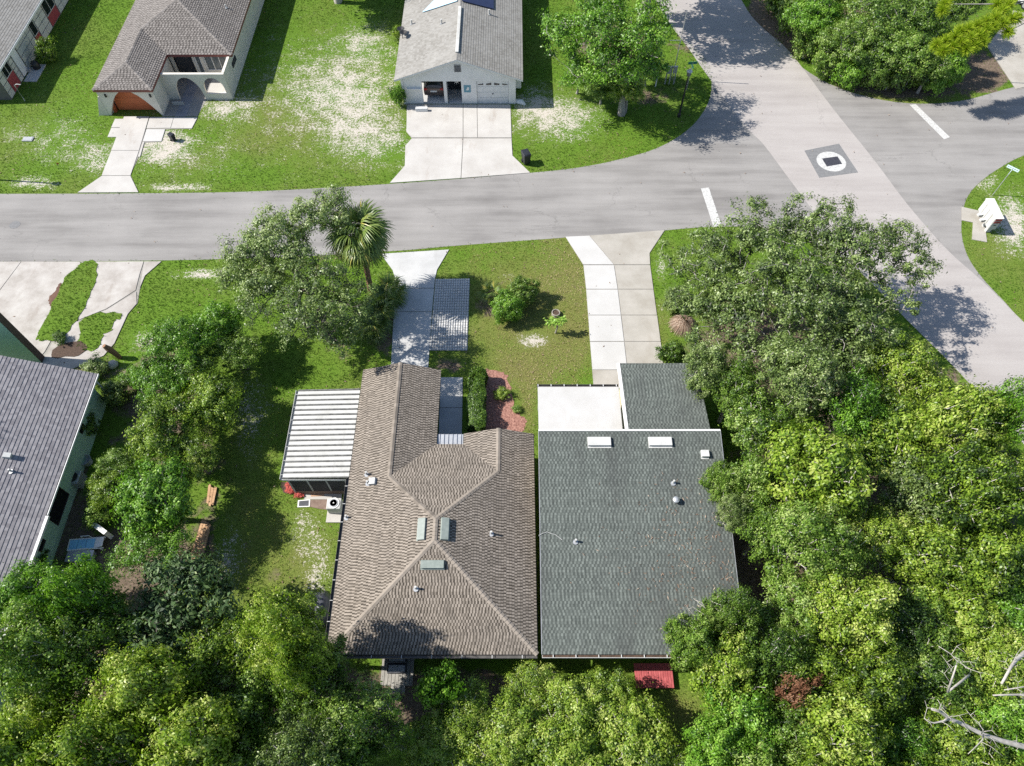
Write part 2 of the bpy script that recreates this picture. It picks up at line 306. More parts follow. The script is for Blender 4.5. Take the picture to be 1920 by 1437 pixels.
# ------------------------------------------------------------------ mesh building
COL = scene.collection
def link(o, parent=None):
    COL.objects.link(o)
    if parent is not None: o.parent = parent
    return o
BASE = {}
def base_of(p):
    return BASE.get(p.name, Vector((0, 0, 0))) if p is not None else Vector((0, 0, 0))
def thing(name, label, cat, loc, group=None):
    o = bpy.data.objects.new(name, None); link(o)
    o.location = loc; o.empty_display_size = 0.3
    o['label'] = label; o['category'] = cat
    if group: o['group'] = group
    BASE[o.name] = Vector(loc)
    return o
def tag(o, label, cat, group=None):
    o['label'] = label; o['category'] = cat
    if group: o['group'] = group
    return o
class MB:
    def __init__(s): s.v = []; s.f = []
    def add(s, vs, fs):
        b = len(s.v); s.v += [tuple(v) for v in vs]; s.f += [tuple(i + b for i in f) for f in fs]; return s
    def box(s, x0, y0, z0, x1, y1, z1):
        x0, x1 = sorted((x0, x1)); y0, y1 = sorted((y0, y1)); z0, z1 = sorted((z0, z1))
        return s.add([(x0, y0, z0), (x1, y0, z0), (x1, y1, z0), (x0, y1, z0), (x0, y0, z1), (x1, y0, z1), (x1, y1, z1), (x0, y1, z1)],
                     [(0, 3, 2, 1), (4, 5, 6, 7), (0, 1, 5, 4), (1, 2, 6, 5), (2, 3, 7, 6), (3, 0, 4, 7)])
    def hexa(s, low, high):
        n = len(low)
        return s.add(list(low) + list(high), [tuple(range(n))[::-1], tuple(range(n, 2 * n))] + [(i, (i + 1) % n, n + (i + 1) % n, n + i) for i in range(n)])
    def prism(s, poly, z0, z1):
        a = sum(poly[i][0] * poly[(i + 1) % len(poly)][1] - poly[(i + 1) % len(poly)][0] * poly[i][1] for i in range(len(poly)))
        if a < 0: poly = poly[::-1]
        return s.hexa([(p[0], p[1], z0) for p in poly], [(p[0], p[1], z1) for p in poly])
    def obox(s, c, ax, ay, az):
        c, ax, ay, az = map(Vector, (c, ax, ay, az))
        P = [c + i * ax + j * ay + k * az for k in (-1, 1) for i, j in ((-1, -1), (1, -1), (1, 1), (-1, 1))]
        return s.add(P, [(0, 3, 2, 1), (4, 5, 6, 7), (0, 1, 5, 4), (1, 2, 6, 5), (2, 3, 7, 6), (3, 0, 4, 7)])
    def tube(s, pts, rad, n=6, cap=True):
        pts = [Vector(p) for p in pts]; rings = []
        for i, p in enumerate(pts):
            d = (pts[min(i + 1, len(pts) - 1)] - pts[max(i - 1, 0)]).normalized()
            a = d.cross(Vector((0, 0, 1)));
            if a.length < 1e-3: a = d.cross(Vector((1, 0, 0)))
            a.normalize(); b = d.cross(a); r = rad[i] if hasattr(rad, '__len__') else rad
            rings.append([p + (a * math.cos(2 * math.pi * k / n) + b * math.sin(2 * math.pi * k / n)) * r for k in range(n)])
        vs = [v for R in rings for v in R]; fs = []
        for i in range(len(pts) - 1):
            for k in range(n):
                fs.append((i * n + k, i * n + (k + 1) % n, (i + 1) * n + (k + 1) % n, (i + 1) * n + k))
        if cap: fs += [tuple(range(n))[::-1], tuple((len(pts) - 1) * n + k for k in range(n))]
        return s.add(vs, fs)
    def disc(s, c, r, z0, z1, n=20, rx=None):
        return s.prism([(c[0] + r * math.cos(2 * math.pi * k / n), c[1] + (rx or r) * math.sin(2 * math.pi * k / n)) for k in range(n)], z0, z1)
    def lathe(s, c, prof, n=16):
        vs = [(c[0] + r * math.cos(2 * math.pi * k / n), c[1] + r * math.sin(2 * math.pi * k / n), c[2] + z) for r, z in prof for k in range(n)]
        fs = [(i * n + k, i * n + (k + 1) % n, (i + 1) * n + (k + 1) % n, (i + 1) * n + k) for i in range(len(prof) - 1) for k in range(n)]
        fs += [tuple(range(n))[::-1], tuple((len(prof) - 1) * n + k for k in range(n))]
        return s.add(vs, fs)
    def build(s, name, mat, parent=None, kind=None, smooth=False, bevel=0.0):
        me = bpy.data.meshes.new(name); o0 = base_of(parent)
        me.from_pydata([(v[0] - o0.x, v[1] - o0.y, v[2] - o0.z) for v in s.v], [], s.f); me.update()
        me.materials.append(M[mat] if isinstance(mat, str) else mat)
        o = bpy.data.objects.new(name, me); link(o, parent)
        BASE[o.name] = o0
        if smooth:
            me.polygons.foreach_set('use_smooth', [True] * len(me.polygons))
        if bevel:
            md = o.modifiers.new('bevel', 'BEVEL'); md.width = bevel; md.segments = 2; md.limit_method = 'ANGLE'
        if kind: o['kind'] = kind
        return o
def np_mesh(name, V, F, mat, parent=None, tint=None, kind=None, do_link=True):
    me = bpy.data.meshes.new(name); n, k = F.shape
    o0 = np.array(base_of(parent))
    me.vertices.add(len(V)); me.vertices.foreach_set('co', (V - o0).astype(np.float32).ravel())
    me.loops.add(n * k); me.loops.foreach_set('vertex_index', F.astype(np.int32).ravel())
    me.polygons.add(n); me.polygons.foreach_set('loop_start', np.arange(0, n * k, k, dtype=np.int32))
    me.update(calc_edges=True)
    if tint is not None:
        a = me.attributes.new('tint', 'FLOAT', 'FACE'); a.data.foreach_set('value', tint.astype(np.float32))
    me.materials.append(M[mat] if isinstance(mat, str) else mat)
    o = bpy.data.objects.new(name, me)
    if do_link: link(o, parent); BASE[o.name] = Vector(o0)
    if kind: o['kind'] = kind
    return o
def catmull(pts, per=6, closed=False):
    P = [Vector((p[0], p[1])) for p in pts]; out = []; n = len(P)
    for i in range(n if closed else n - 1):
        g = (lambda k: P[k % n]) if closed else (lambda k: P[min(max(k, 0), n - 1)])
        a, b, c, d = g(i - 1), g(i), g(i + 1), g(i + 2)
        for t in [j / per for j in range(per)]:
            out.append(tuple(0.5 * (2 * b + (c - a) * t + (2 * a - 5 * b + 4 * c - d) * t * t + (3 * b - a - 3 * c + d) * t ** 3)))
    if not closed: out.append(tuple(P[-1]))
    return out
def sheet(name, poly, z, mat, parent=None, kind='structure', thick=0.0):
    """flat polygon (may be concave), triangulated; with skirts when thick"""
    from mathutils.geometry import tessellate_polygon
    mb = MB()
    a = sum(poly[i][0] * poly[(i + 1) % len(poly)][1] - poly[(i + 1) % len(poly)][0] * poly[i][1] for i in range(len(poly)))
    if a < 0: poly = poly[::-1]
    vs = [(p[0], p[1], z) for p in poly]
    tr = tessellate_polygon([[Vector(v) for v in vs]])
    fs = []
    for t in tr:
        p, q, r = (Vector(vs[i]) for i in t)
        fs.append(tuple(t) if (q - p).cross(r - p).z > 0 else tuple(t)[::-1])
    mb.add(vs, fs)
    if thick:
        n = len(vs); b = len(mb.v)
        mb.v += [(v[0], v[1], z - thick) for v in vs]
        mb.f += [(i, i + n, (i + 1) % n + n, (i + 1) % n)[::-1] for i in range(n)]
        mb.f = [tuple(f) for f in mb.f]
    return mb.build(name, mat, parent, kind if parent is None else None)
EXCLUDE = []     # plan polygons without grass
# ------------------------------------------------------------------ ground
def blob(px, py, x, y, rx, ry):
    return np.clip(1.25 - np.sqrt(((px - x) / rx) ** 2 + ((py - y) / ry) ** 2), 0, 1)
SAND = [(600, 190, 330, 170, 0.52), (110, 265, 190, 120, 0.36), (330, 300, 120, 60, 0.4), (1060, 200, 150, 90, 0.3), (1880, 420, 90, 120, 0.3), (1000, 600, 130, 150, 0.12), (650, 170, 110, 110, 0.34), (690, 70, 60, 45, 0.35), (700, 270, 90, 60, 0.35), (110, 265, 80, 45, 0.2), (185, 300, 50, 34, 0.45),
        (60, 345, 60, 12, 0.7), (330, 352, 80, 9, 0.8), (300, 270, 60, 40, 0.6), (1040, 225, 100, 50, 0.62), (1000, 185, 34, 40, 0.4), (1900, 420, 45, 60, 0.75),
        (1850, 345, 26, 20, 0.7), (385, 513, 70, 11, 1.1), (1238, 500, 14, 34, 0.8), (1000, 638, 34, 18, 0.9), (275, 640, 40, 26, 0.8), (240, 690, 30, 30, 0.6),
        (1245, 580, 16, 40, 0.4), (420, 200, 60, 30, 0.5), (960, 520, 30, 12, 0.4), (600, 1120, 16, 60, 0.5), (430, 1040, 36, 90, 0.7), (470, 780, 46, 120, 0.62), (590, 1050, 50, 100, 0.62), (560, 980, 40, 40, 0.4),
        (1485, 85, 26, 16, 0.7), (1620, 165, 30, 10, 0.5), (830, 690, 16, 10, 0.4), (20, 250, 30, 20, 0.3), (1080, 470, 14, 14, 0.4)]
LITTER = [(460, 790, 40, 120, 0.28), (470, 1060, 50, 70, 0.42), (540, 1075, 40, 50, 0.4), (420, 900, 30, 100, 0.3), (640, 690, 20, 16, 0.3), (390, 950, 30, 120, 0.4), (300, 760, 120, 160, 0.8), (250, 1050, 160, 130, 0.9), (200, 1330, 700, 150, 1.2),
          (900, 1330, 350, 75, 1.1), (1290, 1330, 36, 30, -0.6), (1650, 950, 300, 340, 1.2), (1420, 1080, 90, 110, 1.0), (1700, 160, 190, 34, 0.95), (1560, 60, 190, 70, 1.0), (1840, 130, 60, 40, 1.1),
          (845, 688, 46, 20, 0.75), (722, 610, 26, 75, 0.9), (925, 570, 44, 66, 0.62), (1195, 180, 110, 34, 0.6), (1150, 90, 90, 60, 0.9), (640, 650, 60, 30, 0.5), (1400, 640, 160, 130, 0.75), (590, 470, 120, 60, 0.5),
          (1290, 80, 40, 40, 0.6), (120, 880, 60, 160, 0.8), (30, 100, 40, 90, 0.5), (1430, 10, 36, 60, 0.8), (160, 690, 60, 24, 0.6)]
DRY = [(470, 900, 60, 250, 0.4), (1010, 650, 130, 80, 0.4), (480, 220, 160, 70, 0.3), (330, 300, 80, 40, 0.3), (1000, 570, 170, 150, 0.8), (1000, 690, 60, 60, 0.5), (1075, 590, 26, 110, 0.6), (575, 1040, 70, 130, 0.7), (1280, 1330, 50, 60, 0.8), (640, 240, 220, 130, 0.25), (990, 780, 20, 60, 0.7),
       (1400, 60, 60, 40, 0.7), (1240, 620, 24, 90, 0.4), (860, 480, 40, 20, -0.2), (60, 60, 220, 160, -0.4), (600, 690, 90, 40, -0.35), (330, 560, 110, 70, -0.25), (1870, 470, 60, 60, 0.2), (1650, 180, 160, 26, 0.55), (150, 330, 160, 20, -0.15), (500, 330, 220, 20, -0.2)]
def mixture(x, y):
    P = np.stack([x, y, np.zeros_like(x)], 1)
    px, py = project(P)
    s = sum(w * blob(px, py, a, b, c, d) for a, b, c, d, w in SAND)
    l = sum(w * blob(px, py, a, b, c, d) for a, b, c, d, w in LITTER)
    dr = 0.20 + sum(w * blob(px, py, a, b, c, d) for a, b, c, d, w in DRY)
    return np.clip(s, 0, 1), np.clip(l, 0, 1), np.clip(dr, 0, 1)
def make_ground():
    xs = np.concatenate([[-900, -400, -160, -90], np.arange(-64, 64.1, 0.5), [90, 160, 400, 900]])
    ys = np.concatenate([[-500, -150, -50, -20], np.arange(-6, 82.1, 0.5), [100, 150, 300, 600, 1200]])
    X, Y = np.meshgrid(xs, ys); nx, ny = len(xs), len(ys)
    V = np.stack([X.ravel(), Y.ravel(), np.zeros(X.size)], 1)
    i = np.arange(nx * ny).reshape(ny, nx)
    F = np.stack([i[:-1, :-1], i[:-1, 1:], i[1:, 1:], i[1:, :-1]], -1).reshape(-1, 4)
    o = np_mesh('ground', V, F, 'ground', kind='structure')
    inner = (np.abs(V[:, 0]) < 70) & (V[:, 1] > -8) & (V[:, 1] < 84)
    s, l, d = (np.full(len(V), v) for v in (0.1, 0.3, 0.35))
    s[inner], l[inner], d[inner] = mixture(V[inner, 0], V[inner, 1])
    c = o.data.attributes.new('mixture', 'FLOAT_COLOR', 'POINT')
    c.data.foreach_set('color', np.stack([s, l, d, np.ones(len(V))], 1).astype(np.float32).ravel())
make_ground()

# ------------------------------------------------------------------ roads
up = [(-1500, 366), (-600, 365), (0, 364), (250, 363), (460, 360), (640, 351), (735, 345), (860, 336), (990, 325), (1075, 316), (1150, 302), (1230, 279), (1288, 245), (1322, 205), (1334, 165), (1328, 120), (1300, 88), (1268, 58), (1245, 25), (1222, -12), (1150, -150), (1080, -290)]
ur = [(1230, -290), (1320, -140), (1390, 0), (1425, 50), (1470, 98), (1520, 138), (1580, 168), (1660, 189), (1740, 195), (1810, 188), (1870, 172), (1930, 158), (2200, 105), (2700, 20)]
lr = [(2900, 130), (2300, 220), (1990, 272), (1920, 292), (1880, 312), (1842, 338), (1816, 366), (1805, 398), (1803, 440), (1815, 482), (1842, 522), (1884, 567), (1922, 607), (2060, 735), (2400, 1050)]
ll = [(2180, 1150), (1960, 880), (1850, 755), (1790, 690), (1690, 590), (1600, 500), (1520, 452), (1430, 428), (1330, 426), (1240, 433), (1150, 439), (1060, 446), (950, 454), (845, 462), (740, 471), (560, 481), (390, 487), (200, 490), (0, 491), (-600, 493), (-1500, 494)]
outline = []
for seg in (up, ur, lr, ll):
    outline += catmull([G2(*p) for p in seg], 5)
road = sheet('road', outline, 0.010, 'asphalt')
EXCLUDE.append(outline)
band = catmull([G2(*p) for p in [(1080, -290), (1222, -12), (1290, 90), (1345, 168), (1400, 240), (1432, 272), (1490, 350), (1590, 480), (1690, 590), (1790, 690), (1960, 880), (2180, 1150)]], 4) + \
       catmull([G2(*p) for p in [(2400, 1050), (2060, 735), (1922, 607), (1842, 528), (1775, 468), (1700, 382), (1640, 302), (1560, 202), (1480, 97), (1425, 48), (1390, 0), (1320, -140), (1230, -290)]], 4)
sheet('cross_street', band, 0.014, 'crossing')
# painted stop lines and the square patch with the white ring
sheet('stop_line', [G2(*p) for p in [(1705, 197), (1717, 196), (1781, 258), (1770, 262)]], 0.018, 'marking', road)
sheet('stop_line', [G2(*p) for p in [(1314, 354), (1329, 352), (1353, 424), (1338, 427)]], 0.018, 'marking', road)
sheet('pavement_patch', [G2(*p) for p in [(1508, 283), (1573, 270), (1609, 324), (1536, 334)]], 0.018, 'patch', road)
cc = G(1558.5, 303.5); dx = 24 / FOC * 58.5
mb = MB(); mb.add([(cc.x + 1.12 * math.cos(t), cc.y + 1.12 * math.sin(t), 0.022) for t in [2 * math.pi * k / 40 for k in range(40)]], [tuple(range(40))])
mb.build('painted_ring', 'marking', road)
sheet('utility_lid', [G2(*p) for p in [(1541, 298), (1570, 294), (1579, 308), (1550, 313)]], 0.026, 'cover', road)
mb = MB(); c2 = G(28, 422); mb.add([(c2.x + 0.38 * math.cos(t), c2.y + 0.38 * math.sin(t), 0.016) for t in [2 * math.pi * k / 24 for k in range(24)]], [tuple(range(24))])
mb.build('manhole_cover', 'patch', road)

# ------------------------------------------------------------------ driveways, slab by slab
def shrink(poly, d):
    c = Vector((sum(p[0] for p in poly) / len(poly), sum(p[1] for p in poly) / len(poly))); out = []
    for p in poly:
        v = Vector(p) - c; out.append(tuple(c + v * max(0, 1 - d / max(v.length, 1e-3))))
    return out
def driveway(name, outline_px, slabs, joint='slab_joint', z=0.02):
    poly = [G2(*p) for p in outline_px]; EXCLUDE.append(poly)
    d = sheet(name, poly, z, joint)
    for px, mat in slabs:
        q = [G2(*p) for p in px]
        sheet('concrete_slab', shrink(q, 0.008), z + 0.03 + rnd.uniform(-0.003, 0.003), mat, d, thick=0.05)
    return d
W, P_, Bg, Gy, Od = 'conc_white', 'conc_pale', 'conc_beige', 'conc_grey', 'conc_old'
driveway('driveway', [(233, 219), (220, 258), (191, 331), (145, 362), (260, 361), (245, 329), (260, 294), (280, 220)],
         [([(233, 219.5), (280, 219.5), (261, 283), (209, 283)], W), ([(209, 283.5), (261, 283.5), (245, 330), (191, 330)], W), ([(191, 331), (245, 331), (260, 361.5), (172, 362), (146, 362)], W)])
walk = driveway('front_walk', [(281, 220), (371, 221), (360, 242), (310, 243), (303, 266), (272, 268), (262, 296), (259, 295), (275, 242)],
         [([(281, 220.5), (326, 221), (320, 241), (275, 241.5)], W), ([(326.5, 221), (371, 221), (360, 242), (320.5, 241.5)], W),
          ([(275, 243.5), (310, 243.5), (303, 266), (268, 266)], 'conc_pale'), ([(268, 267), (271, 267), (263, 295), (259, 295)], W)])
driveway('side_pad', [(216, 224), (232, 224), (220, 258), (202, 258)], [([(216, 224), (232, 224), (226, 240), (209, 240)], W), ([(209, 241), (225, 241), (219, 258), (202, 258)], W)])
driveway('driveway', [(763, 197), (957, 197), (961, 293), (994, 325), (731, 344), (759, 312), (760, 274), (772, 260), (762, 248)],
         [([(763, 197), (868, 197), (868, 259), (773, 259), (762, 248)], W), ([(869, 197), (894, 197), (895, 259), (869, 259)], W), ([(895, 197), (957, 197), (959, 259), (896, 259)], W),
          ([(772, 261), (868, 261), (864, 335), (731, 344), (759, 312), (760, 274)], W), ([(869, 261), (959, 261), (961, 293), (994, 325), (865, 335)], W)])
driveway('driveway', [(733, 690), (739, 581), (743.4, 530), (736, 507), (714, 477), (842, 469), (819.5, 507), (816, 523), (810.4, 577), (803, 690)],
         [([(733, 690), (738.5, 586), (810, 586), (803, 690)], Gy), ([(738.7, 585), (742.5, 542), (814, 542), (810.2, 585)], Gy), ([(743, 541), (743.4, 530), (736, 507), (714, 477), (842, 469), (819.5, 507), (816, 523), (814, 541)], Gy)])
driveway('driveway', [(1060, 445), (1093.7, 498), (1099, 544), (1113, 730), (1180, 725), (1178, 690), (1244, 690), (1219, 500.7), (1217.6, 475.7), (1247, 432.5)],
         [([(1060.5, 445), (1105, 443), (1150.5, 497), (1093.7, 497)], P_), ([(1094, 498.5), (1151, 498.5), (1158, 543), (1099, 543)], P_), ([(1099, 544), (1158, 544), (1164, 591.5), (1102.6, 591.5)], P_),
          ([(1102.8, 592.5), (1164, 592.5), (1170, 641), (1106, 641)], P_), ([(1106.2, 642), (1170, 642), (1176, 694), (1110.5, 694)], P_), ([(1110.7, 695), (1176, 695), (1180, 728), (1113, 730)], Bg),
          ([(1106, 443), (1246, 432.7), (1217.8, 475.7), (1218.8, 497), (1151.5, 497)], Bg), ([(1152, 498.5), (1219, 498.5), (1225, 543), (1159, 543)], Bg), ([(1159, 544), (1225, 544), (1231.6, 591.5), (1165, 591.5)], Bg),
          ([(1165.3, 592.5), (1232, 592.5), (1238.5, 641), (1171, 641)], Bg), ([(1171.2, 642), (1238.6, 642), (1244, 690), (1177, 690)], Bg)])
old = driveway('driveway', [(-130, 492), (303, 491), (272, 518), (262, 545), (258, 570), (240, 590), (215, 645), (195, 668), (120, 700), (-180, 720)],
         [([(-130, 492), (40, 491.5), (0, 545), (-20, 600), (-60, 600)], Od), ([(41, 491.5), (178, 491.5), (160, 540), (118, 600), (85, 660), (60, 690), (-40, 700), (-19, 600), (1, 545)], Od),
          ([(180, 491.5), (270, 491), (262, 516), (255, 545), (200, 580), (150, 600), (125, 598), (163, 540)], Od), ([(271, 491), (303, 491), (272, 518), (263, 540)], Od),
          ([(120, 602), (150, 604), (200, 582), (256, 548), (257, 570), (240, 590), (215, 645), (195, 668), (130, 695), (70, 690), (90, 660)], Od)])
def patch_poly(px, wob=0.12):
    P = catmull([G2(*p) for p in px], 5, True)
    return [(x + rnd.uniform(-wob, wob), y + rnd.uniform(-wob, wob)) for x, y in P]
isl1 = patch_poly([(158, 493), (178, 491), (183, 515), (168, 558), (142, 603), (116, 634), (78, 640), (72, 630), (95, 582), (120, 528), (142, 505)])
isl2 = patch_poly([(158, 596), (212, 586), (228, 596), (212, 606), (214, 620), (195, 628), (182, 655), (150, 657), (150, 620)])
isl3 = patch_poly([(110, 650), (150, 640), (160, 662), (100, 672)])
for p in (isl1, isl2):
    sheet('grass_island', p, 0.075, 'ground')
sheet('dirt_patch', isl3, 0.078, 'mulch_brown')
sheet('puddle', patch_poly([(92, 560), (103, 548), (112, 533), (116, 536), (108, 560), (100, 576), (94, 572)], 0.05), 0.064, 'puddle', old)
# driveway of the house behind the corner wood
driveway('driveway', [(1850, 88), (1905, 170), (1990, 148), (1990, 40), (1900, 20)], [([(1852, 88), (1905, 168), (1988, 148), (1988, 42), (1900, 22)], Bg)])
# small-unit paver field beside the driveway of the brown roofed house
quad = [G(*p) for p in [(805, 658), (876.5, 658), (881, 523), (816.7, 524)]]
EXCLUDE.append([(p.x, p.y) for p in quad])
pf = sheet('paver_strip', [(p.x, p.y) for p in quad], 0.018, 'slab_joint')
nx, ny = 15, 27; vs, fs, tt = [], [], []
lerp = lambda a, b, t: a + (b - a) * t
for j in range(ny):
    for i in range(nx):
        q = []
        for du, dv in ((0.05, 0.05), (0.95, 0.05), (0.95, 0.95), (0.05, 0.95)):
            u, v = (i + du) / nx, (j + dv) / ny
            q.append(lerp(lerp(quad[0], quad[1], u), lerp(quad[3], quad[2], u), v))
        z = 0.045 + rnd.uniform(-0.006, 0.006); b = len(vs)
        vs += [(p.x, p.y, z) for p in q] + [(p.x, p.y, 0.018) for p in q]
        fs += [(b, b + 1, b + 2, b + 3)] + [(b + k, b + 4 + k, b + 4 + (k + 1) % 4, b + (k + 1) % 4) for k in range(4)]
np_mesh('pavers', np.array(vs), np.array(fs), 'conc_grey', pf, kind='stuff')
# front path of the brown roofed house, pebble beds and path of the arched house
ewalk = driveway('entry_path', [(826, 708), (868, 708), (866, 822), (822, 822)], [([(826.5, 708.5), (867.5, 708.5), (867, 765), (824.5, 765)], Gy), ([(824.4, 766), (867, 766), (866, 822), (822.4, 822)], Gy)])
beds = [G2(*p) for p in [(305, 219), (370, 219), (388, 186), (436, 186), (432, 130), (312, 130)]]
EXCLUDE.append(beds); sheet('pebble_bed', beds, 0.012, 'pebble')
sheet('courtyard_path', [G2(*p) for p in [(328, 219.5), (349, 219.5), (372, 160), (366, 135), (350, 135), (352, 160)]], 0.03, 'path_dark', thick=0.02)
sheet('courtyard_slab', [G2(*p) for p in [(386, 186), (436, 186), (432, 150), (398, 150)]], 0.05, 'conc_white', thick=0.04)
mb_ = patch_poly([(903, 700), (945, 700), (955, 720), (965, 760), (985, 790), (975, 812), (903, 815)], 0.12)
EXCLUDE.append(mb_); sheet('mulch_bed', mb_, 0.014, 'mulch_red')
pad = [G2(*p) for p in [(1803, 389), (1843, 398), (1850, 455), (1822, 450), (1824, 418), (1803, 414)]]
EXCLUDE.append(pad)
sheet('mailbox_pad', pad, 0.05, 'conc_beige', thick=0.06)
# ------------------------------------------------------------------ roofs
def clip_poly(sub, clip):
    out = sub
    for i in range(len(clip)):
        a, b = clip[i], clip[(i + 1) % len(clip)]; inp = out; out = []
        if not inp: return []
        side = lambda p: (b[0] - a[0]) * (p[1] - a[1]) - (b[1] - a[1]) * (p[0] - a[0])
        for j in range(len(inp)):
            p, q = inp[j - 1], inp[j]; sp, sq = side(p), side(q)
            if (sp >= 0) != (sq >= 0):
                t = sp / (sp - sq); out.append((p[0] + t * (q[0] - p[0]), p[1] + t * (q[1] - p[1])))
            if sq >= 0: out.append(q)
    return out
def shingle_field(polys, course, wmin, wmax, lift, style, seed):
    """tabs laid in courses up each roof plane; one quad top plus the butt edge"""
    R = random.Random(seed); vs, fs, tint = [], [], []
    for poly in polys:
        P = [Vector(p) for p in poly]; n = Vector((0, 0, 0))
        for i in range(1, len(P) - 1): n += (P[i] - P[0]).cross(P[i + 1] - P[0])
        n.normalize()
        if n.z < 0: n = -n
        u = Vector((0, 0, 1)).cross(n); u.normalize(); v = n.cross(u); v.normalize()
        o = P[0]; Q = [((p - o).dot(u), (p - o).dot(v)) for p in P]
        ar = sum(Q[i][0] * Q[(i + 1) % len(Q)][1] - Q[(i + 1) % len(Q)][0] * Q[i][1] for i in range(len(Q)))
        if ar < 0: Q = Q[::-1]
        u0, u1 = min(q[0] for q in Q), max(q[0] for q in Q); v0, v1 = min(q[1] for q in Q), max(q[1] for q in Q)
        row = 0; vv = v0
        while vv < v1:
            per = wmin + wmax; dark = 0; tab = 0
            xs = u0 - per * (1 + R.random())
            base = R.uniform(-0.03, 0.03); x = xs
            while x < u1:
                dark ^= 1; tab += 1
                nxt = xs + (tab // 2) * per + (wmin if tab % 2 else 0) + R.uniform(-0.14, 0.14) * wmin
                w = nxt - x
                q = clip_poly([(x, vv), (x + w, vv), (x + w, vv + course), (x, vv + course)], Q)
                if len(q) >= 3:
                    if style == 'dots': t = R.uniform(0.08, 0.4) if dark else R.uniform(0.55, 0.92)
                    elif style == 'dash': t = R.uniform(0.18, 0.42) if dark else R.uniform(0.5, 0.78)
                    else: t = R.uniform(0.36, 0.68)
                    h = lift if (style == 'flat' or not dark) else lift * 0.45
                    h *= R.uniform(0.85, 1.1)
                    b = len(vs); k = len(q)
                    for a_, b_ in q:
                        f = 1 - (b_ - vv) / course
                        vs.append(o + u * a_ + v * b_ + n * (0.004 + h * f))
                    idx = list(range(b, b + k)); fs.append(idx); tint.append(t + base)
                    low = [i for i in range(k) if q[i][1] < vv + 1e-4]
                    if len(low) >= 2:
                        lo = sorted(low, key=lambda i: q[i][0]); i0, i1 = lo[0], lo[-1]; b2 = len(vs)
                        vs += [o + u * q[i0][0] + v * q[i0][1] + n * 0.002, o + u * q[i1][0] + v * q[i1][1] + n * 0.002]
                        fs.append([b2, b2 + 1, b + i1, b + i0]); tint.append(max(0, t - 0.12))
                x += w
            vv += course; row += 1
    return vs, fs, tint
def make_roof(parent, planes, shingle_mat, course=0.145, wmin=0.08, wmax=0.13, lift=0.016, style='dots', seed=1, thick=0.13, base_mat='roof_base', shingles=True):
    """planes: list of 3-D polygons; shared corners weld into one roof shell"""
    key = {}; V = []
    def vid(p):
        k = tuple(round(c, 3) for c in p)
        if k not in key: key[k] = len(V); V.append(k)
        return key[k]
    tops = []
    for pl in planes:
        P = [Vector(p) for p in pl]; n = Vector((0, 0, 0))
        for i in range(1, len(P) - 1): n += (P[i] - P[0]).cross(P[i + 1] - P[0])
        tops.append([vid(p) for p in (pl if n.z > 0 else pl[::-1])])
    edges = {}
    for t in tops:
        for i in range(len(t)): edges[(t[i], t[(i + 1) % len(t)])] = 1
    n0 = len(V); allv = V + [(x, y, z - thick) for x, y, z in V]
    fs = [tuple(t) for t in tops] + [tuple(i + n0 for i in t[::-1]) for t in tops]
    fs += [(b, a, a + n0, b + n0) for (a, b) in edges if (b, a) not in edges]
    mb = MB(); mb.add(allv, fs)
    roof = mb.build('roof', base_mat, parent)
    if shingles:
        vs, f2, tint = shingle_field(planes, course, wmin, wmax, lift, style, seed)
        o0 = base_of(parent)
        me = bpy.data.meshes.new('roof_shingles'); me.from_pydata([tuple(Vector(v) - o0) for v in vs], [], f2); me.update()
        a = me.attributes.new('tint', 'FLOAT', 'FACE'); a.data.foreach_set('value', np.clip(np.array(tint, np.float32), 0, 1))
        me.materials.append(M[shingle_mat]); o = bpy.data.objects.new('roof_shingles', me); link(o, roof); o['kind'] = 'stuff'
    return roof
_caps = {}
def ridge_caps(roof, parent, a, b, mat, exposure=0.2, width=0.15, droop=0.06, seed=3):
    a, b = Vector(a), Vector(b); d = b - a; L = d.length; d.normalize()
    R = random.Random(seed + int(L * 100)); side = d.cross(Vector((0, 0, 1))).normalized(); up = side.cross(d).normalized()
    n = int(L / exposure); o0 = base_of(parent)
    vars_ = []
    for k in range(5):
        l = exposure * 1.12; P = []
        for s, hz in ((0, 0.035), (1, 0.012)):
            for w, dz in ((-width, -droop), (0, 0), (width, -droop)):
                P.append(d * (l * s) + side * w + up * (hz + dz))
        P += [p - up * 0.03 for p in P]
        me = bpy.data.meshes.new('ridge_shingle')
        me.from_pydata([tuple(p) for p in P], [], [(0, 1, 4, 3), (1, 2, 5, 4), (0, 6, 7, 1), (1, 7, 8, 2), (0, 3, 9, 6), (2, 8, 11, 5), (3, 4, 10, 9), (4, 5, 11, 10)]); me.update()
        at = me.attributes.new('tint', 'FLOAT', 'FACE'); at.data.foreach_set('value', np.full(8, R.uniform(0.48, 0.82), np.float32))
        me.materials.append(M[mat]); vars_.append(me)
    for i in range(n):
        o = bpy.data.objects.new('ridge_shingle', R.choice(vars_)); link(o, roof)
        o.location = a + d * (i * L / n) - o0
def fasten(mb, a, b, w, h, drop):
    """a board along an eave edge a->b, hanging below it, w thick outwards"""
    a, b = Vector(a), Vector(b); d = (b - a).normalized(); out = d.cross(Vector((0, 0, 1))).normalized()
    c = (a + b) / 2 + out * (w / 2) + Vector((0, 0, -drop - h / 2))
    return mb.obox(c, d * ((b - a).length / 2), out * (w / 2), (0, 0, h / 2))
def plane_n(poly):
    P = [Vector(p) for p in poly]; n = (P[1] - P[0]).cross(P[2] - P[0]).normalized()
    return n if n.z > 0 else -n
def frame_on(n):
    u = Vector((0, 0, 1)).cross(n)
    u = u.normalized() if u.length > 1e-4 else Vector((1, 0, 0))
    return u, n.cross(u).normalized()
